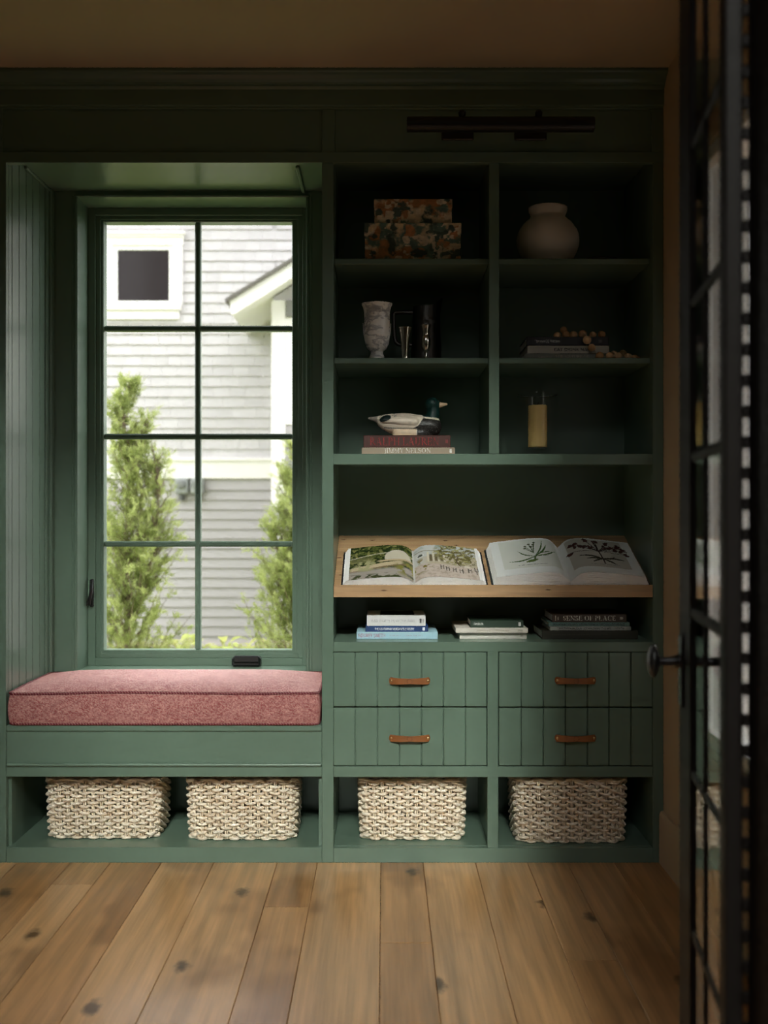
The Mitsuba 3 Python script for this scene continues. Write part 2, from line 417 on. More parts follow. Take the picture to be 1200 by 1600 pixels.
add('back_panel', bx(xb0 + .001, xb1, .49, .51, 0, bt - .023, 0), GREEN, bench)

# cushion
def cushion():
    x0, x1, y0, y1, z0, z1 = xb0 + .010, xb1 - .010, -.006, .500, bt + .0005, bt + .112
    mm = m3.Manifold.cube([x1 - x0, y1 - y0, z1 - z0]).translate([x0, y0, z0]).refine_to_length(.011).to_mesh()
    v = np.array(mm.vert_properties[:, :3], float); f = np.array(mm.tri_verts)
    u = (2 * v[:, 0] - x0 - x1) / (x1 - x0); w = (2 * v[:, 1] - y0 - y1) / (y1 - y0); h = (v[:, 2] - z0) / (z1 - z0)
    r = .022
    c = np.clip(v, [x0 + r, y0 + r, z0 + .006], [x1 - r, y1 - r, z1 - .006]); dlt = v - c
    # rounded plan corners
    L = np.hypot(dlt[:, 0], dlt[:, 1]); sc = np.where(L > r, r / np.maximum(L, 1e-9), 1)
    v[:, 0] = c[:, 0] + dlt[:, 0] * sc; v[:, 1] = c[:, 1] + dlt[:, 1] * sc
    crown = .030 * (1 - u ** 6) * (1 - w ** 4)
    wav = .010 * (meshkit.fbm(np.stack([v[:, 0] * 3.2, v[:, 1] * 3, 0 * v[:, 0]], -1), 3, seed=4) - .5)
    v[:, 2] += h * (crown + wav)
    bul = .010 * np.sin(np.pi * np.clip(h, 0, 1))
    v[:, 1] -= bul * np.where(w < -.95, 1, 0); v[:, 0] += bul * np.sign(u) * np.where(np.abs(u) > .97, .6, 0)
    def edge(z_h):
        P = []
        for (cx, cy, a0) in ((x1 - r, y0 + r, -90), (x1 - r, y1 - r, 0), (x0 + r, y1 - r, 90), (x0 + r, y0 + r, 180)):
            for a in np.radians(np.linspace(a0, a0 + 90, 7)): P.append((cx + r * math.cos(a), cy + r * math.sin(a)))
        P = np.array(P); Q = []
        for a, b in zip(P, np.roll(P, -1, 0)):
            n = max(1, int(np.linalg.norm(b - a) / .02))
            for t in range(n): Q.append(a + (b - a) * t / n)
        Q = np.array(Q)
        wv = .010 * (meshkit.fbm(np.stack([Q[:, 0] * 3.2, Q[:, 1] * 3, 0 * Q[:, 0]], -1), 3, seed=4) - .5)
        zz = np.where(z_h > .5, z1 - .001 + wv, z0 + .005)
        return np.stack([Q[:, 0], Q[:, 1], zz], -1)
    return trimesh.Trimesh(v, f, process=False), edge(1), edge(0)


cm, e1, e0 = cushion()
cu = thing('bench_cushion', 'long pink and red tweed box cushion on the green window bench', 'cushion')
add('cover', cm, TWEED, cu, smooth=True)
add('piping', tube(e1, .0050, 6, True), PIPE, cu, smooth=True, label='dark red stitched edge')
add('piping', tube(e0, .0042, 6, True), PIPE, cu, smooth=True, label='dark red stitched edge')

# ================================================================== BASKETS
def basket(label, pxa, pxb, yb, top_py, depth=.27, seed=0):
    Y = yb
    xa, xb = X0(pxa, Y), X0(pxb, Y)
    W = xb - xa; zt = Z0(top_py, Y) - cav_b - .004; r0 = .0056
    cx = (xa + xb) / 2; cy = Y + depth / 2
    k = thing('wicker_basket', label, 'basket', 'woven baskets in the low shelf')
    rc = .045
    rng = np.random.default_rng(seed)
    def ring(n, w, d):
        w, d = w / 2 - rc, d / 2 - rc
        seg = [2 * w, math.pi / 2 * rc, 2 * d, math.pi / 2 * rc] * 2
        tot = sum(seg[:4]) * 2; out = np.zeros((n, 2)); nor = np.zeros((n, 2))
        for i, s in enumerate(np.arange(n) / n * tot):
            j = 0
            while s > seg[j] and j < 7: s -= seg[j]; j += 1
            q = j // 2; cs = [(-1, -1), (1, -1), (1, 1), (-1, 1)]
            if j % 2 == 0:
                a, b = np.array(cs[q]) * [w, d], np.array(cs[(q + 1) % 4]) * [w, d]
                nn = np.array([(0, -1), (1, 0), (0, 1), (-1, 0)][q], float); out[i] = a + (b - a) * s / max(seg[j], 1e-9) + nn * rc; nor[i] = nn
            else:
                a = math.radians(-90 + 90 * q) + s / rc; nn = np.array([math.cos(a), math.sin(a)])
                out[i] = np.array(cs[(q + 1) % 4]) * [w, d] + nn * rc; nor[i] = nn
        return out, nor, tot
    _, _, per = ring(8, W, depth)
    ns = int(per / .031) // 2 * 2; npt = ns * 8
    P, Nn, _ = ring(npt, W - .026, depth - .026)
    nc = int(round((zt - .010) / .0124)); ph = np.arange(npt) * math.pi / 8
    def fl(z): return .955 + .05 * np.clip(z / zt, 0, 1) ** .6
    nz = lambda sd, s: meshkit.noise(np.stack([np.cos(np.arange(npt) / npt * 6.283) * s + 20, np.sin(np.arange(npt) / npt * 6.283) * s + 20, np.full(npt, sd)], -1))
    for c in range(nc):
        z = r0 + .002 + c * (zt - .022) / (nc - 1)
        off = .0088 * np.tanh(1.5 * np.cos(ph + math.pi * c)) / .905 + .003 * (nz(c + seed * 40, 40) - .5)
        zv = z - .0016 * np.cos(ph + math.pi * c) + .0045 * (nz(c // 2 + seed * 40 + 300, 5) - .5) + .0035 * (nz(c + seed * 40 + 600, 30) - .5)
        q = P * fl(z) + Nn * off[:, None]
        rr = r0 * (.86 + .24 * nz(c + seed * 40 + 900, 60))
        add('strand', tube(np.stack([q[:, 0] + cx, q[:, 1] + cy, np.maximum(zv, r0 + .001) + cav_b], -1), rr, 6, True), STRAW, k, smooth=True)
    for s in range(ns):
        i = s * 8
        pts = [np.array([*(P[i] * fl(z)), z + cav_b]) + [cx, cy, 0] for z in np.linspace(.004, zt - .010, 6)]
        tx = np.array([-Nn[i][1], Nn[i][0], 0]) * .0032
        add('stake', [tube(np.array(pts) + tx, .0030, 5), tube(np.array(pts) - tx, .0030, 5)], STRAW, k, smooth=True)
    q = P * fl(zt)
    zr_ = zt - .013 + .010 * np.abs(np.sin(ph / 2 + .3)) ** .7 + .003 * (nz(seed + 77, 40) - .5)
    off = .007 * np.cos(ph / 2)
    add('rim', [tube(np.stack([q[:, 0] + Nn[:, 0] * off + cx, q[:, 1] + Nn[:, 1] * off + cy, zr_ + cav_b], -1), r0 * .95, 6, True),
                tube(np.stack([q[:, 0] - Nn[:, 0] * off + cx, q[:, 1] - Nn[:, 1] * off + cy, np.roll(zr_, 4) + cav_b], -1), r0 * .95, 6, True)], STRAW, k, smooth=True)
    b0 = P * .93
    add('base', prism(Polygon(b0 + [cx, cy]), 'z', cav_b + .003, cav_b + .012), STRAW, k)


basket('wicker basket at the left end of the bench shelf', 65, 250, .085, 1215, seed=1)
basket('wicker basket in the bench shelf beside the bookcase', 287, 466, .070, 1216, seed=2)
basket('wicker basket under the left drawers, with coarse strands', 558, 731, .070, 1217, seed=3)
basket('shaded wicker basket under the right drawers', 803, 985, .035, 1216, seed=4)

# ================================================================== BOOKCASE
bc = thing('bookcase', 'dark green built-in bookcase with shelves, sloping oak ledge and plank drawers', 'bookcase')
BD = .47
xl, xr = X0(503), X0(1037) - .001
def post(pa, pb, ya, yb): add('stile', bx(X0(pa), X0(pb) - (.001 if pb == 1037 else 0), 0, .024, Z0(yb), Z0(ya), .0015), GREEN, bc)
post(503, 521, 254.3, 1348); post(1020, 1037, 254.3, 1348); post(764, 780, 254.3, 709); post(761.5, 778.5, 1018, 1325)
def rail(ya, yb, pa=521, pb=1020): add('rail', bx(X0(pa) + .0002, X0(pb) - .0002, 0, .024, Z0(yb), Z0(ya), .0015), GREEN, bc)
rail(709, 726); rail(1003, 1018.5); rail(1197.5, 1214.5); rail(1325, 1348)
add('side_panel', bx(xl + .0005, X0(521), .024, BK - .001, 0, 2.46, 0), GREEN, bc)
add('side_panel', bx(X0(1020), xr, .024, BK - .001, 0, 2.46, 0), GREEN, bc)
add('back_panel', bx(X0(521), X0(1020), BD, BD + .012, 0, 2.46, 0), GREENB, bc)
add('partition', bx(X0(766), X0(778), .024, BD, Z0(709), 2.46, 0), GREEN, bc)
add('partition', bx(X0(764), X0(776), .024, BD, .03, Z0(1018), 0), GREEN, bc)
add('top_panel', bx(X0(521), X0(1020), .03, BD, 2.44, 2.46, 0), GREEN, bc)
add('shelf', bx(X0(521), X0(1020), .0235, BD, Z0(726) + .012, Z0(709) - .0003, .001), GREEN, bc)
add('shelf', bx(X0(521), X0(1020), .0235, BD, Z0(1018), Z0(1003) - .0003, .001), GREEN, bc)
add('shelf', bx(X0(521), X0(1020), .0235, BD, Z0(1212), Z0(1199), .001), GREEN, bc)
add('shelf', bx(X0(521), X0(1020), .0235, BD, Z0(1342), cav_b, .001), GREEN, bc)
SH1, SH2, SH3, SH4 = Z0(404, .04), Z0(559, .04), Z0(709) - .0003, Z0(1003) - .0003
for sh in (SH1, SH2):
    for pa, pb in ((521, 766), (778, 1020)):
        add('shelf', bx(X0(pa) + .001, X0(pb) - .001, .04, BD, sh - .020, sh, .002), GREEN, bc)
# sloping oak ledge
ZL0, ZL1, YL1 = Z0(918), 1.112, .462
ALP = math.atan2(ZL1 - ZL0, YL1); ca, sa = math.cos(ALP), math.sin(ALP)
add('reading_ledge', prism([(-.003, Z0(917) + .006), (.010, Z0(917) + .006), (.010, ZL0 + .010 * sa / ca), (YL1 + .007, ZL1 + .003), (YL1 + .007, ZL1 - .032), (.03, Z0(933)), (-.003, Z0(933))], 'x', X0(521) + .001, X0(1020) - .001), OAK, bc, label='sloping oak ledge with a lip')
# drawers
def drawer(xs, ya, yb, pullc):
    d = add('drawer', bx(X0(xs[0]) + .004, X0(xs[-1]) - .004, .016, .30, Z0(yb) + .004, Z0(ya) - .004, 0), GREEN, bc)
    for a, b in zip(xs[:-1], xs[1:]):
        add('board', bx(X0(a) + .0013, X0(b) - .0013, .0005, .016, Z0(yb) + .0012, Z0(ya) - .0012, .0022), GREEN, d)
    cx, cz = X0(pullc[0], -.01), Z0(pullc[1], -.01)
    n = 29; u = np.linspace(-1, 1, n); hw = .0705
    bow = .020 * (1 - np.abs(u) ** 2.6)
    hgt = .0125 - .0035 * (1 - np.abs(u)) ** .8
    hgt = hgt * np.where(np.abs(u) > .93, np.sqrt(np.maximum(1 - ((np.abs(u) - .93) / .07) ** 2, .12)), 1)
    V = []
    for dz, dy in ((-1, 0), (1, 0), (1, 1), (-1, 1)):
        V.append(np.stack([cx + u * hw, -.0008 - bow - .0035 * (1 - dy), cz + dz * hgt + .003 * (1 - u * u) * 0], -1))
    V = np.stack(V, 1).reshape(-1, 3); Fc = []
    for i in range(n - 1):
        for j in range(4):
            a, b = i * 4 + j, i * 4 + (j + 1) % 4
            Fc += [[a, b, b + 4], [a, b + 4, a + 4]]
    Fc += [[0, 2, 1], [0, 3, 2], [4 * n - 4, 4 * n - 3, 4 * n - 2], [4 * n - 4, 4 * n - 2, 4 * n - 1]]
    mm = trimesh.Trimesh(V, Fc, process=False); mm.fix_normals()
    add('pull', mm, LEATHER, d, label='tan leather strap pull')
    for sx in (-1, 1):
        s = trimesh.creation.icosphere(subdivisions=2, radius=.0055); s.vertices *= [1, .55, 1]; s.apply_translation([cx + sx * .062, -.0085, cz]); add('rivet', s, BRASS, d, smooth=True)
    an = np.linspace(0, 2 * np.pi, 25)[:-1]
    add('stamp', tube(np.stack([cx + .0085 * np.cos(an), np.full(24, -.0246), cz + .0085 * np.sin(an)], -1), .0009, 5, True), LEATHERD, d)


DL = [520.5, 555, 589.6, 624, 658.6, 692.7, 727, 761]; DR = [779, 814.5, 849, 883.6, 918, 951.7, 986, 1020]
drawer(DL, 1019, 1104.5, (640, 1064)); drawer(DL, 1105.5, 1197, (640, 1153.5)); drawer(DR, 1019, 1105, (899.5, 1063.5)); drawer(DR, 1106, 1197, (899.5, 1153.5))

# ================================================================== LETTERING
_G = {}
def _st(pts, w): return LineString(pts).buffer(w / 2, cap_style=2, join_style=2)
def _arc(cx, cy, rx, ry, a0, a1, w0, w1, n=24):
    a = np.radians(np.linspace(a0, a1, n)); w = w0 + (w1 - w0) * np.abs(np.cos(a))
    o = [(cx + (rx) * math.cos(t), cy + ry * math.sin(t)) for t in a]
    i = [(cx + (rx - ww) * math.cos(t), cy + (ry - w0) * math.sin(t)) for t, ww in zip(a, w)]
    return Polygon(o + i[::-1]).buffer(0)
def _glyphs():
    t, k, s = .045, .125, .04
    sf = lambda x, y, w=.26: sbox(x - w / 2, y, x + w / 2, y + s)
    V = lambda x, w=k: sbox(x - w / 2, 0, x + w / 2, 1)
    st = lambda x: unary_union([V(x), sf(x, 0), sf(x, 1 - s)])
    g = {}
    g['I'] = (st(.16), .32)
    g['H'] = (unary_union([st(.15), st(.68), sbox(.15, .49, .68, .49 + t)]), .83)
    g['L'] = (unary_union([st(.15), sbox(.1, 0, .6, s), Polygon([(.6, 0), (.64, .24), (.60, .24), (.5, .03)])]), .66)
    g['E'] = (unary_union([st(.15), sbox(.1, 0, .6, s), sbox(.1, 1 - s, .56, 1), sbox(.1, .49, .46, .53), Polygon([(.6, 0), (.64, .22), (.6, .22), (.5, .03)]), Polygon([(.57, 1), (.57, .8), (.54, .8), (.46, .97)]), sbox(.43, .42, .46, .6)]), .66)
    g['F'] = (unary_union([st(.15), sbox(.1, 1 - s, .56, 1), sbox(.1, .48, .46, .52), Polygon([(.57, 1), (.57, .8), (.54, .8), (.46, .97)]), sbox(.43, .41, .46, .59)]), .6)
    g['T'] = (unary_union([V(.34), sf(.34, 0), sbox(.04, 1 - s, .64, 1), Polygon([(.03, 1), (.03, .78), (.07, .78), (.14, .97)]), Polygon([(.65, 1), (.65, .78), (.61, .78), (.54, .97)])]), .68)
    bowl = lambda y0, y1, rx: _arc(.2, (y0 + y1) / 2, rx, (y1 - y0) / 2, -90, 90, t, k)
    g['P'] = (unary_union([st(.15), bowl(.46, 1, .38)]), .62)
    g['R'] = (unary_union([st(.15), bowl(.48, 1, .38), Polygon([(.28, .5), (.42, .5), (.76, .03), (.76, 0), (.62, 0)])]), .74)
    g['A'] = (unary_union([_st([(.12, .02), (.38, 1)], t), Polygon([(.34, 1), (.44, 1), (.73, .02), (.58, .02)]), sbox(.2, .32, .56, .36), sf(.12, 0, .22), sf(.66, 0, .26)]), .8)
    g['N'] = (unary_union([V(.14, t), V(.68, t), Polygon([(.06, 1), (.2, 1), (.7, 0), (.66, 0)]), sf(.14, 0), sf(.68, 1 - s), sf(.1, 1 - s, .2)]), .82)
    g['M'] = (unary_union([V(.13, t), V(.84), sf(.13, 0), sf(.84, 0), sf(.84, 1 - s, .2), sf(.12, 1 - s, .2), Polygon([(.08, 1), (.2, 1), (.5, .1), (.47, 0)]), _st([(.47, .02), (.82, 1)], t)]), .98)
    g['U'] = (unary_union([sbox(.1, .3, .22, 1), sbox(.60, .3, .645, 1), sf(.16, 1 - s), sf(.62, 1 - s, .2), _arc(.372, .31, .273, .31, 180, 360, t, k * .8)]), .76)
    g['J'] = (unary_union([sbox(.14, .0, .26, 1), sf(.2, 1 - s), _arc(.05, 0, .21, .2, -90, 0, t, k)]), .34)
    g['Y'] = (unary_union([sbox(.3, 0, .42, .45), sf(.36, 0), Polygon([(.04, 1), (.18, 1), (.42, .44), (.3, .44)]), _st([(.36, .44), (.62, 1)], t), sf(.11, 1 - s, .22), sf(.62, 1 - s, .18)]), .72)
    g['O'] = (_arc(.43, .5, .4, .52, 0, 360, t, k), .86)
    g['C'] = (unary_union([_arc(.43, .5, .4, .52, 48, 318, t, k), sbox(.66, .72, .70, .98)]), .76)
    g['S'] = (unary_union([_arc(.27, .745, .21, .265, 30, 270, t, k), _arc(.27, .26, .23, .27, -150, 90, t, k), sbox(.44, .76, .48, 1), sbox(.05, 0, .09, .26)]), .56)
    return g
_G = _glyphs()
def serif(text, h, depth=.0005):
    x, ms = 0, []
    for ch in text:
        if ch in _G:
            g, w = _G[ch]; ms.append(affinity.translate(g, x, 0)); x += w + .07
        else: x += .32
    P = unary_union(ms)
    m = cat([trimesh.creation.extrude_polygon(q, depth / h, engine='earcut') for q in getattr(P, 'geoms', [P])])
    m.apply_scale(h); return m
def put_text(m, cx, y, cz, width=None):
    """lettering onto a face that looks at -Y, centred"""
    b = m.bounds; v = m.vertices - [(b[0][0] + b[1][0]) / 2, (b[0][1] + b[1][1]) / 2, 0]
    if width: v = v * [width / (b[1][0] - b[0][0]), 1, 1]
    out = trimesh.Trimesh(np.stack([v[:, 0] + cx, y - v[:, 2], v[:, 1] + cz], -1), m.faces, process=False)
    return out

# ================================================================== BOOKS
def book(label, group, pa, pb, Y, depth, z0, t, cover, text=(), logo=None, rough=.45, extra=None, name='book'):
    """closed book lying flat, spine to the room. text: (string, height px, centre px, width px, colour, serif?)"""
    xa, xb = X0(pa, Y), X0(pb, Y); c = .0026
    k = thing(name, label, 'book', group)
    cm_ = colour(cover, rough)
    add('cover', [bx(xa, xb, Y, Y + .006, z0, z0 + t, .0012), bx(xa, xb, Y + .004, Y + depth, z0, z0 + c, .0008), bx(xa, xb, Y + .004, Y + depth, z0 + t - c, z0 + t, .0008)], cm_, k)
    add('page_block', bx(xa + .004, xb - .004, Y + .006, Y + depth - .004, z0 + c, z0 + t - c, .0005), PAPER, k)
    for (s, hp, cp, wp, col, sf) in text:
        h = hp * (D + Y) / F
        m = serif(s, h) if sf == 1 else meshkit.text_mesh(s, h, .0004, bold=(sf == 2))
        add('lettering', put_text(m, X0(cp, Y), Y + .0002, z0 + t / 2, wp * (D + Y) / F), colour(col, .6), k)
    if logo:
        for (lp_, w, h, col) in logo:
            x = X0(lp_, Y); w, h = w * (D + Y) / F / 2, h * (D + Y) / F / 2
            add('emblem', bx(x - w, x + w, Y - .0004, Y + .0006, z0 + t / 2 - h, z0 + t / 2 + h, .0001), colour(col, .6), k)
    return k, z0 + t


def dashes(a, b, h, col, seed):
    """small print too faint to read in the photograph: short bars in its colour"""
    r = np.random.default_rng(seed); out, x = [], a
    while x < b:
        w = min(r.uniform(1.2, 3.4), b - x); out.append((x + w / 2, w, h, col)); x += w + .9
    return out


# stack under the duck
g = 'two books under the duck decoy'
Y = .05
_, z = book('tan book with white capitals, lying under the dark red book', g, 565, 711, Y, .24, SH3 + .0005, .0243, (.36, .28, .20), [('JIMMY NELSON', 7.2, 637, 72, (.85, .82, .76), 1)], [(704, 3.5, 6, (.8, .76, .7))])
_, ZDUCK = book('dark red book with red capitals, right under the duck decoy', g, 568, 704, Y, .23, z + .0003, .0424, (.070, .017, .010), [('RALPH LAUREN', 12, 632, 108, (.30, .012, .012), 1)], [(698, 4, 6, (.2, .03, .03))])
# stack with the bead garland
g = 'three books under the bead garland'
Y = .12
_, z = book('grey green book at the bottom of the pile with the bead garland', g, 819, 955, Y, .24, SH2 + .0003, .0255, (.20, .21, .175), [('THE NATURE OF', 5.5, 894, 52, (.5, .46, .36), 1)], dashes(841, 862, 1.2, (.4, .36, .28), 1))
_, z = book('off-white book in the middle of the pile with the bead garland', g, 824, 952, Y, .23, z + .0003, .0275, (.50, .47, .40), [('EAT DRINK NAP', 4.6, 894, 56, (.02, .02, .02), 2)])
_, ZB = book('black book with white title on top of the pile under the bead garland', g, 823, 951, Y, .23, z + .0003, .0310, (.012, .012, .016), [('The deVOL Kitchen', 4.6, 855, 40, (.75, .75, .75), 0)], [(938, 5, 5, (.12, .12, .12))])
# lower shelf, stack 1
g = 'books stacked on the shelf below the oak ledge'
Y = .085
_, z = book('light blue book with red lettering, bottom of the left pile under the oak ledge', g, 557, 684, Y, .27, SH4 + .0005, .0255, (.36, .56, .64), [('RODNEY SMITH', 5.4, 581, 41, (.42, .06, .12), 0)], dashes(609, 628, .9, (.42, .36, .40), 2) + dashes(632, 660, .9, (.42, .36, .40), 3))
_, z = book('navy blue book in the middle of the left pile under the oak ledge', g, 571, 669, Y, .21, z + .0003, .0200, (.018, .05, .16), [('THE KAUFMANN MERCANTILE GUIDE', 3.4, 616, 62, (.75, .78, .8), 2)], [(662, 4, 5, (.75, .78, .8))])
kb, z = book('white book with grey lettering on top of the left pile under the oak ledge', g, 573, 665, Y, .22, z + .0003, .0360, (.70, .70, .69), [('ANSEL ADAMS IN THE NATIONAL PARKS', 4, 614, 68, (.35, .35, .35), 0)], [(657, 3, 7, (.06, .06, .06)), (661.5, 2, 6, (.4, .4, .4))])
add('cover_photo', bx(X0(594, Y), X0(648, Y), Y + .03, Y + .2, z - .0002, z + .0006, .0002), colour((.02, .02, .02), .3), kb)
# stack 2
_, z = book('cream book at the bottom of the middle pile under the oak ledge', g, 718, 823, Y, .24, SH4 + .0005, .0235, (.62, .60, .53), (), dashes(722, 790, .9, (.50, .48, .42), 4) + [(815, 3, 3, (.4, .38, .32))])
_, z = book('wide cream book in the middle of the middle pile under the oak ledge', g, 712, 825, Y - .02, .27, z + .0003, .0165, (.64, .60, .52), (), dashes(745, 797, 2.0, (.50, .44, .35), 5) + [(813, 8, 2.5, (.5, .45, .36))])
kb, z = book('small dark green photo book on top of the middle pile under the oak ledge', g, 735, 818, Y, .2, z + .0003, .0245, (.022, .045, .028), [('A Simpler Life', 3.4, 747, 16, (.7, .7, .66), 2)], [(812, 4, 6, (.6, .6, .56))])
# stack 3
_, z = book('dark olive book at the bottom of the right pile under the oak ledge', g, 847, 997, Y, .26, SH4 + .0005, .0300, (.035, .035, .022), (), dashes(862, 950, 1.6, (.06, .055, .038), 6))
_, z = book('thin white book with black lettering, third in the right pile under the oak ledge', g, 859, 986, Y, .22, z + .0003, .0142, (.42, .44, .40), [('UPPER PENINSULA: VIEWS FROM THE WILD NORTH', 3.0, 923, 104, (.04, .04, .04), 2)])
_, z = book('thin teal book, second in the right pile under the oak ledge', g, 857, 984, Y, .22, z + .0003, .0142, (.13, .23, .20), [('MACKINAC ISLAND: VIEWS FROM A DISTINCTIVE PLACE', 3.0, 920, 112, (.03, .05, .05), 2)])
_, z = book('brown book with silver capitals on top of the right pile under the oak ledge', g, 863, 979, Y, .22, z + .0003, .0285, (.060, .038, .026), [('SENSE OF PLACE', 7.0, 921, 82, (.85, .82, .74), 1)], [(868, 1.6, 8, (.4, .36, .3)), (872, 1.6, 5, (.4, .36, .3)), (971, 5, 4, (.4, .36, .3))])

# ------------------------------------------------------------------ open books on the ledge
def paint_garden(u, v, right):
    n = lambda s, sd, o=4: meshkit.fbm(np.stack([u * s, v * s, np.full_like(u, sd)], -1), o, seed=sd)
    c = np.zeros((len(u), 3)); c[:] = (.020, .034, .010)
    def blend(m, col): c[:] = c * (1 - m[:, None]) + np.asarray(col) * m[:, None]
    ss = lambda a, b, x: (lambda t: t * t * (3 - 2 * t))(np.clip((x - a) / (b - a), 0, 1))
    if not right:
        blend(ss(.48, .68, n(18, 3)) * .85, (.10, .12, .03))
        blend(ss(.55, .7, n(22, 5)) * .7, (.30, .28, .10))
        arc = .62 + .22 * np.sin(np.clip((u - .05) / .95, 0, 1) * 2.0) - .12 * u
        blend(np.exp(-((v - arc) / .012) ** 2), (.6, .55, .42))
        blend(ss(.70, .60, v) * ss(.0, .12, v - .30) * ss(.45, .6, n(9, 8)) * .5, (.25, .24, .10))
        dome = ((u - .76) / .20) ** 2 + ((v - .60) / .24) ** 2
        blend(ss(1.05, .92, dome) * ss(.50, .56, v), (.62, .56, .44))
        blend(ss(.03, .02, np.abs(v - .50 - .10 * (u - .5))) * ss(.42, .52, u), (.55, .43, .27))
        st_ = ss(.06, .05, np.abs(v - (.28 + .22 * (u - .05)))) * ss(.02, .08, u) * ss(.86, .8, u)
        blend(st_, (.56, .46, .30))
        blend(ss(.025, .015, np.abs(v - (.215 + .20 * (u - .05)))) * ss(.02, .08, u), (.22, .16, .08))
        blend(ss(.26, .16, v - .10 * u) * .9, (.42, .37, .33))
        blend(ss(.5, .6, n(12, 9)) * ss(.16, .08, v), (.05, .06, .02))
        blend(ss(.46, .58, n(10, 12)) * ss(.25, .1, np.hypot((u - .9), (v - .28) * .8)), (.24, .22, .05))
        blend(ss(.45, .6, n(16, 14)) * ss(.22, .1, np.hypot((u - .28), (v - .38))), (.40, .38, .20))
    else:
        c[:] = (.55, .55, .52)
        blend(ss(.5, .62, n(8, 2)) * ss(.8, .95, v), (.35, .40, .36))
        blend(ss(.66, .62, v) * ss(.0, .3, u), (.52, .45, .33))
        for x in (.22, .30, .38, .47): blend(ss(.018, .008, np.abs(u - x)) * ss(.45, .48, v) * ss(.80, .76, v), (.68, .62, .48))
        for x in (.26, .34, .425): blend(ss(.026, .018, np.abs(u - x)) * ss(.46, .5, v) * ss(.72, .68, v), (.16, .13, .07))
        blend(np.exp(-((v - .84 + .1 * u) / .012) ** 2), (.25, .22, .15))
        dd = np.hypot((u - .10) * .9, v - .70); blend(ss(.055, .045, dd), (.75, .74, .7)); blend(ss(.04, .032, dd), (.08, .09, .08))
        tree = ss(.42, .30, np.hypot((u - .72) * .9, (v - .75))); blend(tree * ss(.40, .55, n(20, 6)), (.14, .12, .04)); blend(tree * ss(.52, .66, n(26, 7)), (.34, .31, .13))
        blend(ss(.012, .006, np.abs(u - .70 - .05 * np.sin(v * 9))) * ss(.8, .6, v) * ss(.34, .36, v), (.10, .07, .04))
        gnd = ss(.42, .38, v + .1 * (u - .3)); blend(gnd, (.58, .49, .42)); blend(gnd * ss(.5, .7, n(30, 11)) * .5, (.36, .27, .2))
        blend(ss(.46, .58, n(12, 15)) * ss(.3, .12, np.hypot(u - .05, v - .38)), (.20, .16, .03))
        for x, y in ((.42, .3), (.50, .26), (.6, .24), (.70, .22), (.83, .25), (.93, .3), (.95, .22)):
            for dx in (-.022, .022): blend(ss(.007, .004, np.abs(u - x - dx)) * ss(.07, .06, np.abs(v - y)), (.06, .05, .04))
            blend(ss(.009, .005, np.abs(v - y - .02)) * ss(.03, .025, np.abs(u - x)), (.06, .05, .04))
        blend(ss(.05, .04, np.abs(u - .8)) * ss(.03, .02, np.abs(v - .36)), (.66, .6, .5))
    mar = np.where(right, (u > .955), (u < .035)); c[mar] = (.86, .85, .82)
    c[(u > .985) if not right else (u < .012)] = (.6, .59, .56)
    return c


def leaf_poly(p0, p1, w, bend):
    p0, p1 = np.array(p0), np.array(p1); t = np.linspace(0, 1, 12); dv = p1 - p0; nrm = np.array([-dv[1], dv[0]]) / (np.hypot(*dv) + 1e-9)
    mid = p0 + dv * t[:, None] + nrm * (bend * np.sin(np.pi * t))[:, None]; ww = w * np.sin(np.pi * np.clip(t * .92 + .06, 0, 1)) ** .8
    return Polygon(np.vstack([mid + nrm * ww[:, None], (mid - nrm * ww[:, None])[::-1]])).buffer(0)


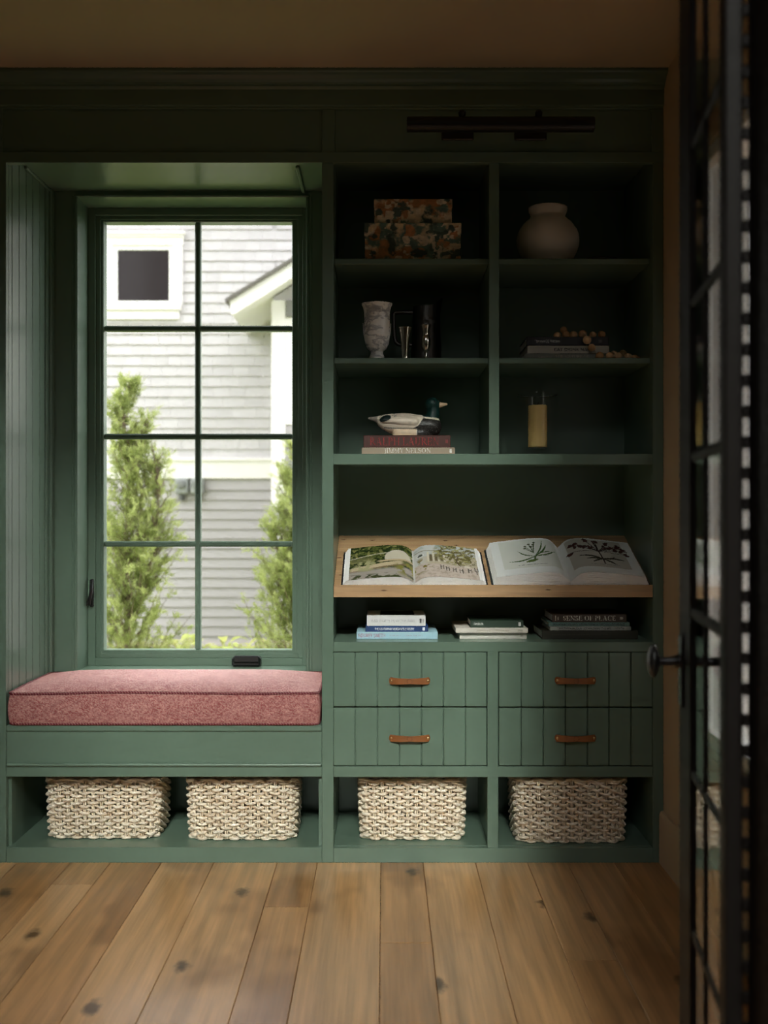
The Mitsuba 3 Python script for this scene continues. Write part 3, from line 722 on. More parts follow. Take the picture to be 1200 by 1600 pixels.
def paint_botanic(u, v, right):
    c = np.zeros((len(u), 3)); c[:] = (.80, .81, .79)
    pl = (u > .12) & (u < .93) & (v > .16) & (v < .96); 
    if right: pl = (u > .08) & (u < .86) & (v > .16) & (v < .96)
    c[pl] = (.70, .71, .65) if not right else (.56, .53, .47)
    def fill(g, col, jit=.25):
        m = shapely.contains_xy(g, u, v); c[m] = np.asarray(col) * (1 - jit + 2 * jit * meshkit.noise(np.stack([u[m] * 60, v[m] * 60, 0 * u[m]], -1)))[:, None]
    if not right:
        b = (.58, .46)
        for (e, w, bd) in (((.20, .36), .016, .05), ((.36, .64), .013, .04), ((.90, .66), .015, -.05), ((.78, .78), .016, -.03), ((.74, .92), .012, -.03), ((.78, .47), .014, .02), ((.86, .60), .012, .04)):
            fill(leaf_poly(b, e, w, bd), (.06, .12, .03))
        fill(leaf_poly((.44, .31), (.62, .37), .035, .0), (.10, .16, .04)); fill(LineString([b, (.57, .34)]).buffer(.014), (.08, .12, .04))
        for e in ((.48, .76), (.54, .82), (.60, .80), (.47, .70), (.56, .74), (.62, .86)):
            fill(LineString([(.575, .56), e]).buffer(.005), (.07, .10, .04)); fill(Point(e).buffer(.022), (.07, .08, .04), .5)
    else:
        fill(LineString([(.52, .26), (.51, .5), (.47, .92)]).buffer(.010), (.05, .035, .03))
        rr = np.random.default_rng(3)
        for e, w in (((.20, .48), .02), ((.28, .38), .02), ((.82, .40), .02), ((.68, .26), .02), ((.70, .48), .016), ((.36, .30), .018)):
            fill(leaf_poly((.515, .40), e, w, rr.uniform(-.04, .04)), (.05, .045, .03))
        for cx, cy, rd in ((.18, .78, .09), (.30, .76, .08), (.40, .72, .06), (.62, .74, .07), (.74, .74, .09), (.84, .70, .08), (.88, .58, .05), (.10, .6, .05), (.5, .9, .05), (.36, .93, .05), (.66, .86, .05), (.8, .82, .05)):
            fill(LineString([(.5, .62), (cx, cy)]).buffer(.006), (.05, .035, .03))
            for _ in range(5):
                a = rr.uniform(0, 6.28); fill(leaf_poly((cx, cy), (cx + rd * math.cos(a), cy + rd * 1.1 * math.sin(a)), .024, .01), (.085, .035, .03), .4)
    tx = (np.abs(v - .235) < .006) & (u > .3) & (u < .72) & (meshkit.noise(np.stack([u * 90, v * 0, 0 * u], -1)) > .35); c[tx] = (.36, .37, .34)
    return c


def open_book(label, pl, ps, prr, thick, bulge, height, paint, cover, seed=0, wob=.0):
    """lies on the ledge; in the ledge's frame: X, s (up the slope), n (off the slope)"""
    k = thing('open_book', label, 'book', 'open books on the oak ledge')
    y00 = .0115
    def W3(x, s, n): return np.stack([x, y00 + s * ca - n * sa, ZL0 + y00 * sa / ca + s * sa + n * ca + .0006], -1)
    xs_ = X0(ps, .03)
    for sgn, pe in ((-1, pl), (1, prr)):
        wd = abs(X0(pe, .03) - xs_)
        n1, n2 = 150, 110
        q = np.linspace(0, 1, n1); s = np.linspace(0, height, n2)
        def prof(f):  # f = 1 top page, 0 just above the cover
            g = thick * f * (1 - .55 * np.exp(-(q / .10) ** 2) * 1.0) + bulge * f * np.sin(np.pi * np.clip(q, 0, 1) ** .62) * (1 - .25 * q)
            return .004 + g * (1 - np.exp(-(q + .03) / .035) * .75)
        def sheet(f, edge=1.0, lift=0.0):
            Q, SS = np.meshgrid(q, s, indexing='ij')
            h = np.broadcast_to(prof(f)[:, None], Q.shape) + lift * np.sin(np.pi * np.clip(Q, 0, 1)) * (SS / height < 2) * (1 - SS / height) ** 2
            e = wd * (edge + .055 * (1 - f))
            x = xs_ + sgn * Q * e
            P = W3(x.ravel(), SS.ravel() , h.ravel())
            i, j = np.meshgrid(np.arange(n1 - 1), np.arange(n2 - 1), indexing='ij'); a = i * n2 + j
            Fq = np.stack([a, a + n2, a + n2 + 1, a + 1], -1).reshape(-1, 4)
            if sgn < 0: Fq = Fq[:, ::-1]
            return P, Fq, Q, SS
        P, Fq, Q, SS = sheet(1.0)
        uu = (1 - Q if sgn < 0 else Q).ravel(); vv = (SS / height).ravel()
        add('printed_page', (P, Fq), 'mat_print', k, smooth=True, color=paint(uu, vv, sgn > 0), label='printed ' + ('left' if sgn < 0 else 'right') + ' page')
        # the block of pages under it, stepped like leaves
        nl = 7; ms = []
        for l in range(nl):
            fa, fb = (l) / nl, (l + .82) / nl * (.985 if l == nl - 1 else 1)
            ea = wd * (1 + .055 * (1 - fb)); q2 = np.linspace(0, 1, 40)
            qq = q; top = np.interp(q2, qq, prof(fb)) - .0006; bot = np.interp(q2, qq, prof(fa))
            top = np.maximum(top, bot + .0002)
            x = xs_ + sgn * q2 * ea; V = []
            for ss_ in (0.0005, height - .0005): V += [W3(x, np.full(40, ss_), top), W3(x, np.full(40, ss_), bot)]
            V = np.vstack(V); Fs = []
            for i in range(39):
                for a, b in ((0, 40), (40, 120), (120, 80), (80, 0)): Fs.append([a + i, a + i + 1, b + i + 1, b + i])
            Fs = np.array(Fs); Fs = np.vstack([Fs, [[0, 40, 120, 80], [39, 79, 159, 119]]])
            ms.append(trimesh.Trimesh(V, np.vstack([Fs[:, [0, 1, 2]], Fs[:, [0, 2, 3]]]), process=False))
        add('page_block', ms, PAPER, k)
        x = np.array([xs_ - sgn * .004, xs_ + sgn * wd * 1.075]); V = np.vstack([W3(x, np.full(2, a), np.full(2, n)) for a in (-.0008, height + .006) for n in (.0002, .0032)])
        add('cover_board', trimesh.convex.convex_hull(V), colour(cover), k)
    return k


open_book('open photo book with garden pictures on the left of the oak ledge', 541, 648, 754, .016, .016, .298, paint_garden, (.02, .02, .022))
open_book('thick open book with botanical plates on the right of the oak ledge', 776, 890, 1006, .030, .020, .322, paint_botanic, (.03, .035, .035))

# ================================================================== UPPER SHELF THINGS
def keepsake(label, pa, pb, Y, z0, h, lid, depth):
    xa, xb = X0(pa, Y), X0(pb, Y)
    k = thing('keepsake_box', label, 'box', 'floral boxes on the top shelf')
    add('box_body', bx(xa + .002, xb - .002, Y + .002, Y + depth - .002, z0, z0 + h - lid + .004, .001), FLORAL, k)
    add('lid', bx(xa, xb, Y, Y + depth, z0 + h - lid, z0 + h, .0012), FLORAL, k)
    return z0 + h


z = keepsake('large floral paper box, bottom of the pair on the top shelf', 569, 721, .10, SH1 + .0003, .139, .038, .26)
keepsake('smaller dark floral paper box on top of the larger one', 584, 707, .115, z + .0002, .088, .030, .21)
c = at(856, 402, .2); e = (D + .2) / F
prof = spl([(.001, 0), (.060, 0), (.070, .004), (.098, .045), (.1115, .085), (.108, .125), (.088, .158), (.068, .176), (.062, .186), (.066, .198), (.070, .210), (.070, .216), (.066, .219), (.058, .214), (.054, .19), (.07, .16), (.09, .1), (.07, .02), (.001, .012)], 5)
k = add('vase', lathe(np.maximum(prof, [.0005, 0]), [c[0], .2, SH1 + .0003], 64), POT, smooth=50); tag(k, 'round cream stoneware vase with a wide lip on the top shelf', 'vase')
k = add('dish', lathe(spl([(.001, 0), (.045, 0), (.055, .008), (.062, .034), (.0625, .042), (.058, .042), (.05, .012), (.001, .008)], 4), [X0(939, .26), .26, SH1 + .0003], 48), DARKPOT, smooth=50); tag(k, 'low dark dish beside the cream vase', 'bowl')
# marble urn
Yu = .11; e = (D + Yu) / F; zz_ = SH2 + .0003
pz = lambda a: [(r * e, z * e) for r, z in a]
prof = pz([(.3, 0), (12.8, 0), (12.8, 2), (11.5, 6), (9.8, 10), (9.4, 12.5), (10.5, 14.5), (15, 18), (18.6, 26), (20.2, 37), (20.5, 39), (20.0, 40), (19.9, 50), (19.8, 66), (20.2, 76), (22, 83), (24, 86.5), (24.2, 88), (22.5, 88), (19, 80), (17.5, 60), (17, 40), (10, 20), (.3, 18)])
urn = thing('urn', 'grey veined marble urn with small side lugs beside the silver cups', 'urn')
xu = X0(589, Yu)
add('body', lathe(prof, [xu, Yu, zz_], 64), MARBLE, urn, smooth=35)
for sx in (-1, 1):
    add('lug', prism(Polygon([(xu + sx * 18 * e, zz_ + 37 * e), (xu + sx * 20.6 * e, zz_ + 38 * e), (xu + sx * 21.8 * e, zz_ + 46 * e), (xu + sx * 22.0 * e, zz_ + 57 * e), (xu + sx * 21.2 * e, zz_ + 57.5 * e), (xu + sx * 20.2 * e, zz_ + 48 * e), (xu + sx * 18 * e, zz_ + 46 * e)]), 'y', Yu - .008, Yu + .008), MARBLE, urn)
# silver cups
Yc = .09; e = (D + Yc) / F
k = add('cup', lathe(pz([(.3, 0), (5.3, 0), (5.5, 2), (4.8, 4), (5.2, 8), (6.2, 22), (7.6, 36), (9.4, 46), (10.6, 50), (10.2, 50.3), (8.9, 46), (7, 36), (5.2, 20), (.3, 8)]), [X0(633, Yc), Yc, SH2 + .0003], 40), SILVER, smooth=40); tag(k, 'flared silver beaker between the urn and the silver goblet', 'cup')
k = add('cup', lathe(spl(pz([(.3, 0), (5.6, 0), (5.6, 1.5), (3, 3.5), (2.4, 8), (2.4, 11), (4.2, 14), (6.6, 20), (7.2, 27), (6.4, 34), (5.0, 39), (5.4, 46), (7.4, 53), (7.0, 53), (4.8, 46), (4.5, 39), (5.8, 33), (6.4, 27), (5.6, 20), (.3, 15)]), 3), [X0(665.5, Yc), Yc, SH2 + .0003], 40), SILVER, smooth=50); tag(k, 'silver goblet with a bulb waist in front of the pewter pitcher', 'cup')
# pitcher
Yp = .27; e = (D + Yp) / F; xp = X0(666, Yp); zp = SH2 + .0003
pit = thing('pitcher', 'tall dark pewter pitcher with an angular handle behind the silver cups', 'pitcher')
n, rows = 64, 40
th = np.arange(n) * 2 * np.pi / n
outs = []
for i, z in enumerate(np.linspace(0, 1, rows)):
    hgt = z * 88 + np.clip(z - .82, 0, 1) / .18 * (4 + 14 * np.clip(np.cos(th), 0, 1) ** 3 + 0 * th)
    r = 24.5 - 4.0 * z + (.9 if abs(z - .78) < .02 else 0) + np.clip(z - .84, 0, 1) / .16 * 5.5 * np.clip(np.cos(th), 0, 1) ** 6
    outs.append(np.stack([xp + r * e * np.cos(th), Yp + r * e * np.sin(th), zp + hgt * e], -1))
inn = []
for o in outs[::-1][:25]: inn.append(o * [1, 1, 1] + np.stack([-.0025 * np.cos(th), -.0025 * np.sin(th), 0 * th], -1))
V = np.vstack(outs + inn); nr = rows + 25
i, j = np.meshgrid(np.arange(nr - 1), np.arange(n), indexing='ij'); a0 = i * n + j; a1 = i * n + (j + 1) % n
Fp = np.stack([a0, a1, a1 + n, a0 + n], -1).reshape(-1, 4)
for base, cz, rev in ((0, zp, 1), ((nr - 1) * n, inn[-1][:, 2].mean(), 0)):
    V = np.vstack([V, [[xp, Yp, cz]]]); kk = np.arange(n) + base; kn = (np.arange(n) + 1) % n + base; cc = np.full(n, len(V) - 1)
    Fp = np.vstack([Fp, np.stack([cc, kn, kk, kk], -1) if rev else np.stack([cc, kk, kn, kn], -1)])
mp = trimesh.Trimesh(V, np.vstack([Fp[:, [0, 1, 2]], Fp[:, [0, 2, 3]]]), process=True); mp.update_faces(mp.nondegenerate_faces())
add('body', mp, PEWTER, pit, smooth=40)
hp = [(-20, 84), (-42, 84), (-50, 82), (-51, 76), (-49.5, 45), (-46, 36), (-38, 33), (-21, 33)]
add('handle', tube(spl([(xp + a * e, Yp, zp + b * e) for a, b in hp], 5), .0075, 10), PEWTER, pit, smooth=40)

# bead garland
gar = thing('bead_garland', 'string of round wooden beads draped over the book pile', 'beads')
bp = [(385, 190, .19), (462, 188, .175), (525, 182, .165), (602, 180, .150), (690, 190, .17), (765, 190, .165)]
def bpos(u, v, Y): return at(800 + u / 5.4545, 480 + v / 5.4545, Y)
RB = .0138
pts = []
for (u, v, Y) in bp: q = bpos(u, v, Y); q[2] = ZB + RB + .0003; pts.append(q)
chain2 = [(640, 280, .100), (680, 345, .098), (747, 385, .096), (830, 385, .094), (905, 388, .110), (990, 385, .135), (1045, 372, .165), (1062, 385, .21)]
pts2 = [bpos(*c_) for c_ in chain2]
for q in pts2[2:]: q[2] = SH2 + RB + .0004
back = [bpos(440, 135, .185), bpos(870, 320, .24), bpos(945, 318, .24)]
back[0][2] = pts[0][2] + .020; back[1][2] = SH2 + .040; back[2][2] = SH2 + .042
allb = [back[0]] + pts + pts2 + back[1:]
for i, q in enumerate(allb):
    r = RB * (1 + .08 * ((i * 37) % 5 - 2) / 2)
    s = lathe([(.0028, -.93 * r)] + [(r * math.cos(a), r * math.sin(a)) for a in np.linspace(-1.25, 1.25, 15)] + [(.0028, .93 * r), (.0028, -.93 * r)], [0, 0, 0], 24)
    ax = RNG.normal(size=3) * [1, .4, .6]; ax /= np.linalg.norm(ax)
    s.apply_transform(trimesh.geometry.align_vectors([0, 0, 1], ax)); s.apply_translation(q)
    add('bead', s, BEAD, gar, smooth=True, uv=np.tile([[i + .5, .5]], (len(s.vertices), 1)))
add('cord', tube(spl(np.array([pts[0], *pts[1:4], [.5 * pts[3][0] + .5 * pts2[0][0], .116, ZB + .010], [pts2[0][0] - .002, .105, ZB + .002], pts2[0], *pts2[1:]]), 4), .0014, 6), colour((.5, .42, .3), .9), gar, smooth=True)

# hurricane and candle
Yh = .20; e = (D + Yh) / F; xh = X0(840, Yh); zh = SH3 + .0004
hur = thing('hurricane_holder', 'clear glass hurricane candle holder on a short foot', 'candle holder')
add('foot', lathe(spl(pz([(.3, 0), (19, 0), (19.5, 1), (17, 2), (6, 3.6), (4.2, 6.5), (6, 10), (14, 13), (.3, 13.2)]), 4), [xh, Yh, zh], 48), 'mat_glass', hur, smooth=True)
add('cylinder', lathe(spl(pz([(.3, 13.4), (20, 14), (29, 17), (31.5, 25), (31.8, 60), (31.8, 97)]), 5), [xh, Yh, zh], 64), 'mat_glass', hur, smooth=True)
add('rim', tube([(xh + 31.8 * e * math.cos(a), Yh + 31.8 * e * math.sin(a), zh + 97 * e) for a in np.linspace(0, 2 * np.pi, 49)[:-1]], .0014, 6, True), 'mat_glass', hur, smooth=True)
cd = thing('candle', 'yellow pillar candle inside the glass hurricane', 'candle')
zc_ = zh + 14.6 * e
add('wax', lathe(pz([(.3, 0), (14, 0), (14.6, .8), (14.6, 64), (13.6, 65.3), (9, 64), (.3, 63)]), [xh, Yh, zc_], 48), WAX, cd, smooth=40)
add('wick', tube([(xh, Yh, zc_ + 62 * e), (xh + .001, Yh, zc_ + 67 * e), (xh + .003, Yh, zc_ + 70 * e)], .0013, 6), WICK, cd)

# duck decoy
Yd = .15; e = (D + Yd) / F
def sph(x, z, r, y=0): return m3.Manifold.sphere(r, 28).translate([x, y, z])
def hull(*s): return m3.Manifold.batch_hull(list(s))
B = [(577, 29, 1.8), (590, 27.5, 5), (603, 23, 12.5), (617, 20, 16.5), (632, 19.5, 18.2), (648, 18, 17.5), (664, 16.5, 17), (673, 16.5, 17.2)]
dk = hull(sph(*B[0]), sph(*B[1]))
for a, b in zip(B[1:-1], B[2:]): dk = dk + hull(sph(*a), sph(*b))
dk = dk + hull(sph(622, 5, 9, 9), sph(622, 5, 9, -9), sph(660, 5, 11, 8), sph(660, 5, 11, -8), sph(672, 6, 10))
nk = hull(sph(675, 28, 11), sph(677, 38, 9.6)) + hull(sph(677, 38, 9.6), sph(676, 46, 9.2)) + hull(sph(676, 46, 9.2), sph(675.5, 51.5, 10.3)) + hull(sph(675, 51.5, 10.2), sph(680.5, 50.5, 7.6))
dk = dk + nk
for sy in (1, -1): dk = dk + hull(sph(600, 25.5, 4.5, 12.2 * sy), sph(625, 24, 7, 15.0 * sy), sph(648, 22, 7, 13.2 * sy), sph(655, 21, 3, 12 * sy))
dk = dk.trim_by_plane([0, 0, 1], 0.0).refine_to_length(1.2).to_mesh()
dm = trimesh.Trimesh(np.array(dk.vert_properties[:, :3], float), np.array(dk.tri_verts), process=True)
trimesh.smoothing.filter_taubin(dm, iterations=14)
v = dm.vertices.copy(); x, y, z = v.T
nz_ = lambda s, sd: meshkit.fbm(np.stack([x / s, y / s, z / s], -1), 3, seed=sd)
C = np.zeros((len(v), 3)); C[:] = (.88, .76, .61)
C *= (.80 + .35 * nz_(5, 1))[:, None]
seam = np.exp(-((z - (12.0 - .0 * x) - .0022 * (x - 630) ** 2 * np.where(x < 630, 1, -.6)) / .9) ** 2) * (x > 600) * (x < 655)
C *= (1 - .75 * seam)[:, None]
lower = (z < 11) & (x < 650); C[lower] *= (.93, .84, .72)
chest = x > 650 + np.where(z < 12, 1.0, np.where(z < 12, 0, (z - 11) * .62 - 6 * np.exp(-((z - 12) / 3) ** 2)))
C[chest] = (.022, .020, .018); C[chest] *= (.6 + 1.2 * nz_(1.5, 3)[chest])[:, None]
sp = chest & (nz_(.8, 6) > .67); C[sp] = (.16, .15, .13)
patch = ((x - 602) / 9.0) ** 2 + ((z - 28 - .25 * (x - 602)) / 5.0) ** 2 < 1; C[patch] = (.010, .022, .020)
feather = (x > 592) & (x < 622) & (z > 30) & (nz_(1.2, 9) > .56); C[feather] *= .3
tail = x < 590; C[tail] = np.array([.40, .35, .29]) * (.7 + .5 * nz_(3, 4)[tail])[:, None]
ringm = (x > 660) & (z > 27) & (z + .10 * (x - 670) <= 31.0); C[(x > 662) & (z + .12 * (x - 670) > 27.2)] = (.85, .79, .64)
C[(x > 660) & (z + .12 * (x - 670) > 30.2)] = (.006, .036, .030)
dm.vertices = np.stack([(v[:, 0] - 600) * e, v[:, 1] * e * 1.05 + Yd, v[:, 2] * e + ZDUCK + .0003], -1)
duck = thing('duck_decoy', 'painted wooden mallard decoy with a green head on two books', 'duck')
add('body', dm, 'mat_vcol', duck, smooth=True, color=C)
bl = (hull(sph(683, 50, 5.2), sph(690, 50.3, 3.4, 2), sph(690, 50.3, 3.4, -2)) + hull(sph(690, 50.3, 3.4, 2), sph(690, 50.3, 3.4, -2), sph(697.3, 51.3, 1.8, 1.5), sph(697.3, 51.3, 1.8, -1.5))).refine_to_length(.9).to_mesh()
bm = trimesh.Trimesh(np.array(bl.vert_properties[:, :3], float), np.array(bl.tri_verts), process=True); trimesh.smoothing.filter_taubin(bm, iterations=8)
w_ = bm.vertices; bm.vertices = np.stack([(w_[:, 0] - 600) * e, w_[:, 1] * e + Yd, w_[:, 2] * e + ZDUCK + .0003], -1)
add('bill', bm, colour((.85, .64, .40), .4), duck, smooth=True, label='tan bill')
for sy in (-1, 1):
    s = trimesh.creation.icosphere(2, 1.5 * e); s.apply_translation([(678.5 - 600) * e, Yd + sy * 8.6 * e * 1.05, 54.5 * e + ZDUCK]); add('eye', s, BLACK, duck, smooth=True)

# picture light
pl_ = thing('picture_light', 'long dark bronze picture light with two arms above the bookcase', 'lamp')
Yt = -.115; e = (D + Yt) / F
ta, tb = at(636, 194.5, Yt), at(928, 194.5, Yt)
add('tube', [tube([ta, ta + [.002, 0, 0], (ta + tb) / 2, tb - [.002, 0, 0], tb], [11.2 * e, 11.8 * e, 11.8 * e, 11.8 * e, 11.2 * e], 32)], BRONZE, pl_, smooth=40)
for pc, pk in ((715, 722), (829, 842)):
    q = at(pc, 210, 0)
    zq = Z0(196)
    add('mount_plate', bx(X0(pc - 25), X0(pc + 25), -.004, .009, Z0(219), Z0(198), .004), BRONZE, pl_)
    xk = X0(pc)
    add('arm', tube(spl([(xk, .0, Z0(206)), (xk, -.035, Z0(196)), (X0(pk, Yt), -.08, ta[2] + .040), (X0(pk, Yt), Yt, ta[2] + .034), (X0(pk, Yt), Yt, ta[2] + .010)], 5), .0062, 10), BRONZE, pl_, smooth=40)
    s = trimesh.creation.icosphere(2, .0125); s.apply_translation([X0(pk, Yt), Yt, ta[2] + .036]); add('knob', s, BRONZE, pl_, smooth=True)

# ================================================================== GLASS DOOR
d1 = struct('door_1', 'open dark glazed door with many small panes and an oval knob on the right')
HL = np.array([.5034, 1.70 - D]); LE = np.array([.574, 2.24 - D])
DWd = float(np.hypot(*(LE - HL))); ux, uy = (LE - HL) / DWd; nxn, nyn = -uy, ux        # n: out of the face towards the left
THK = .026
def dpt(m):
    """door frame: (t along from the hinge, q out of the visible face, z)"""
    v = m.vertices; m = m.copy(); m.vertices = np.stack([HL[0] + v[:, 0] * ux + v[:, 1] * nxn, HL[1] + v[:, 0] * uy + v[:, 1] * nyn, v[:, 2]], -1); return m
DZ1 = 2.285
SHi, SLt = .055, .388
def dadd(nmx, mesh, mat=DOORM, **kw): return add(nmx, dpt(mesh if not isinstance(mesh, list) else cat(mesh)), mat, d1, **kw)
dadd('stile', bx(0, SHi, -THK, 0, .008, DZ1, .003)); dadd('stile', bx(SLt, DWd, -THK, 0, .008, DZ1, .003))
dadd('rail', bx(SHi, SLt, -THK, 0, .008, .155, .003)); dadd('rail', bx(SHi, SLt, -THK, 0, 2.160, DZ1, .003))
rows_ = [.155, .4417, .729, 1.0223, 1.3058, 1.5845, 1.8717, 2.160]
tm = .235
dadd('muntin', prism(Polygon([(tm - .009, -.010), (tm + .009, -.010), (tm + .009, -.005), (tm + .004, -.002), (tm - .004, -.002), (tm - .009, -.005)]), 'z', .155, 2.160))
for z in rows_[1:-1]:
    dadd('muntin', prism(Polygon([(-.010, z - .010), (-.005, z - .010), (-.002, z - .004), (-.002, z + .004), (-.005, z + .010), (-.010, z + .010)]), 'x', SHi, SLt))
for ta_, tb_ in ((SHi, tm - .009), (tm + .009, SLt)):
    for za, zb in zip(rows_[:-1], rows_[1:]):
        P = np.array([[ta_, -.006, za + .01], [tb_, -.006, za + .01], [tb_, -.006, zb - .01], [ta_, -.006, zb - .01]])
        dadd('pane', trimesh.Trimesh(P, [[0, 1, 2], [0, 2, 3]], process=False), 'mat_pane')
zk = .922; tk = DWd - .055
for sgn, o in ((1, 0), (-1, -THK)):
    dadd('back_plate', bx(tk - .024, tk + .024, o + (0 if sgn > 0 else -.006), o + (.006 if sgn > 0 else 0), zk - .085, zk + .052, .003), BRONZE)
    sh = lathe([(.0005, 0), (.014, 0), (.013, .006), (.009, .012), (.0085, .036), (.011, .04), (.0005, .041)], [0, 0, 0], 24)
    kn = trimesh.creation.icosphere(3, 1.0); kn.vertices *= [.026, .012, .031]
    kn.vertices[:, 1] += .05
    v = sh.vertices.copy(); sh.vertices = np.stack([v[:, 0], v[:, 2], v[:, 1]], -1); sh.invert()
    m = cat([sh, kn]); m.vertices *= [1, sgn, 1]; m.vertices += [tk, o + sgn * .005, zk]
    if sgn < 0: m.invert()
    dadd('knob', m, BRONZE, smooth=40, label='black oval door knob')
# long hinge in the gap, with spaced knuckles
JF = .5345
for i in range(54):
    z = .03 + i * .0453
    if z < 2.27: dadd('hinge_knuckle', bx(-.010, -.0015, -THK - .0075, -THK + .002, z, z + .0190, .002), DOORM)
k = thing('trim_4', 'dark door jamb and casing at the right edge', kind='structure')
add('jamb', [bx(JF, JF + .035, JY0 - .012, JY1 + .003, 0, DWT, .002)], DOORM, k)
add('jamb', [bx(DW0 - .03, DW0, JY0 - .012, JY1 + .003, 0, DWT, .002), bx(DW0, JF, JY0 - .012, JY1 + .003, DWT - .005, DWT + .03, .002)], DOORM, k)
add('casing', [bx(JF + .012, JF + .13, JY0 - .030, JY0 - .0125, 0, DWT + .08, .004), bx(JF + .11, JF + .14, JY0 - .040, JY0 - .0125, 0, DWT + .08, .006)], DOORM, k)

# right wall window
w2 = struct('window_2', 'bright side window in the right wall behind the glass door')
fr = []
for (a, b, c_, d_) in ((R0, R0 + .04, RZ0, RZ1), (R1 - .012, R1, RZ0, RZ1), (R0 + .04, R1 - .012, RZ0, RZ0 + .045), (R0 + .04, R1 - .012, RZ1 - .045, RZ1)): fr.append(bx(RX + .012, RX + .045, a, b, c_, d_, .003))
add('frame', fr, 'mat_trim_white', w2)
add('jamb_lining', [bx(RX + .046, RX + .155, R1 - .008, R1 + .001, RZ0, RZ1, .001), bx(RX + .046, RX + .155, R0 - .001, R0 + .008, RZ0, RZ1, .001), bx(RX + .046, RX + .155, R0 + .008, R1 - .008, RZ0 - .001, RZ0 + .008, .001), bx(RX + .046, RX + .155, R0 + .008, R1 - .008, RZ1 - .008, RZ1 + .001, .001)], TRIMW, w2)
add('sill', bx(RX - .02, RX + .012, R0 - .03, R1 + .03, RZ0 - .025, RZ0, .004), CREAM, w2)
P = np.array([[RX + .03, R0 + .04, RZ0 + .045], [RX + .03, R1 - .012, RZ0 + .045], [RX + .03, R1 - .012, RZ1 - .045], [RX + .03, R0 + .04, RZ1 - .045]])
add('pane', (P, np.array([[0, 1, 2, 3]])), 'mat_pane', w2)

# ================================================================== OUTSIDE
GZ = -.75
k = add('wall_upper', [bx(-5, 5, -.76, .75, 2.82, 12.5, 0), bx(-5, 5, -2.27, -.76, 3.21, 12.5, 0), bx(-5, 5, -5.7, -2.27, 5.91, 12.5, 0)], SIDING); tag(k, 'upper storey of the house the room is in', kind='structure')
k = add('ground', bx(-40, 1.3, .74, 60, GZ - .3, GZ, 0), LAWN); tag(k, 'yellow green lawn outside the window', kind='structure')
k = add('ground', [bx(1.3, 40, .74, 60, GZ - .3, GZ, 0), bx(1.3, 40, -40, .74, GZ - .3, GZ, 0), bx(-40, 1.3, -40, -5.7, GZ - .3, GZ, 0)], MULCH); tag(k, 'dark planting bed around the house', kind='structure')
# evergreen screen behind the house the room is in
hx = np.linspace(-24, 24, 97); hr = np.linspace(0, 1, 14)
HV = np.array([[x, -14.6 + .9 * math.cos(math.pi * u), GZ + (7.6 - GZ) * math.sin(math.pi * u) ** .35] for x in hx for u in hr])
HV += (meshkit.noise(HV * 1.7, 5)[:, None] - .5) * [.2, .7, .5]
ii, jj = np.meshgrid(np.arange(96), np.arange(13), indexing='ij'); aa = (ii * 14 + jj).ravel()
k = add('evergreen_hedge', (HV, np.stack([aa, aa + 14, aa + 15, aa + 1], -1)), colour((.02, .03, .015), .95)); tag(k, 'tall dark evergreen hedge behind the house', 'hedge', kind='stuff')
HY = 10.5
hs = thing('neighbour_house', 'grey shingled neighbouring house with white trim seen through the window', 'house')
add('wall', bx(-9, 6, HY, HY + 6, GZ, 5.7, 0), SIDING, hs)
def eP(px, py): return X0(px, HY), Z0(py, HY)
zb0, zb1 = Z0(748, HY), Z0(718, HY)
def board(x0, x1, z0, z1, t=.032, yb=HY): return prism([(yb + .0, z1 + .02), (yb - .006, z1 + .02), (yb - t, z0), (yb + 0, z0)], 'x', x0, x1)
pit_ = .122
z = zb0 - .02
while z > GZ:
    add('clapboard', board(-9, 6, z - pit_, z), SIDING, hs); z -= pit_
pit_ = .131; z = zb1; row = 0; sid = 0; rr = np.random.default_rng(5)
gx_a, gx_b = X0(140, HY), X0(432, HY)
while z < 5.6:
    x = gx_a; edges = [x]
    while x < gx_b - .05: x = min(gx_b, x + rr.uniform(.15, .30)); edges.append(x)
    if z < 4.95:
        for a, b in zip(edges[:-1], edges[1:]):
            sid += 1; m = board(a + .0012, b - .0012, z + rr.uniform(-.0015, .0015), z + pit_, .028)
            add('shingle', m, SHING, hs, uv=np.tile([[sid + .5, .5]], (len(m.vertices), 1)))
        segs = ((-9, gx_a), (gx_b, 6))
    else: segs = ((-9, 6),)
    for a, b in segs:
        m = board(a, b, z, z + pit_); add('shingle_course', m, SHING, hs, uv=np.tile([[row + .5, .5]], (len(m.vertices), 1)))
    z += pit_; row += 1
add('belly_band', [bx(-9, 6, HY - .05, HY, zb0, zb1, .006), bx(-9, 6, HY - .075, HY, zb1 - .02, zb1 + .015, .004)], TRIMW, hs)
add('roof', prism([(HY - .5, 5.62), (HY - .5, 5.72), (HY + 3.2, 7.8), (HY + 6.9, 5.72), (HY + 6.9, 5.62)], 'x', -9.4, 6.4), ROOF, hs)
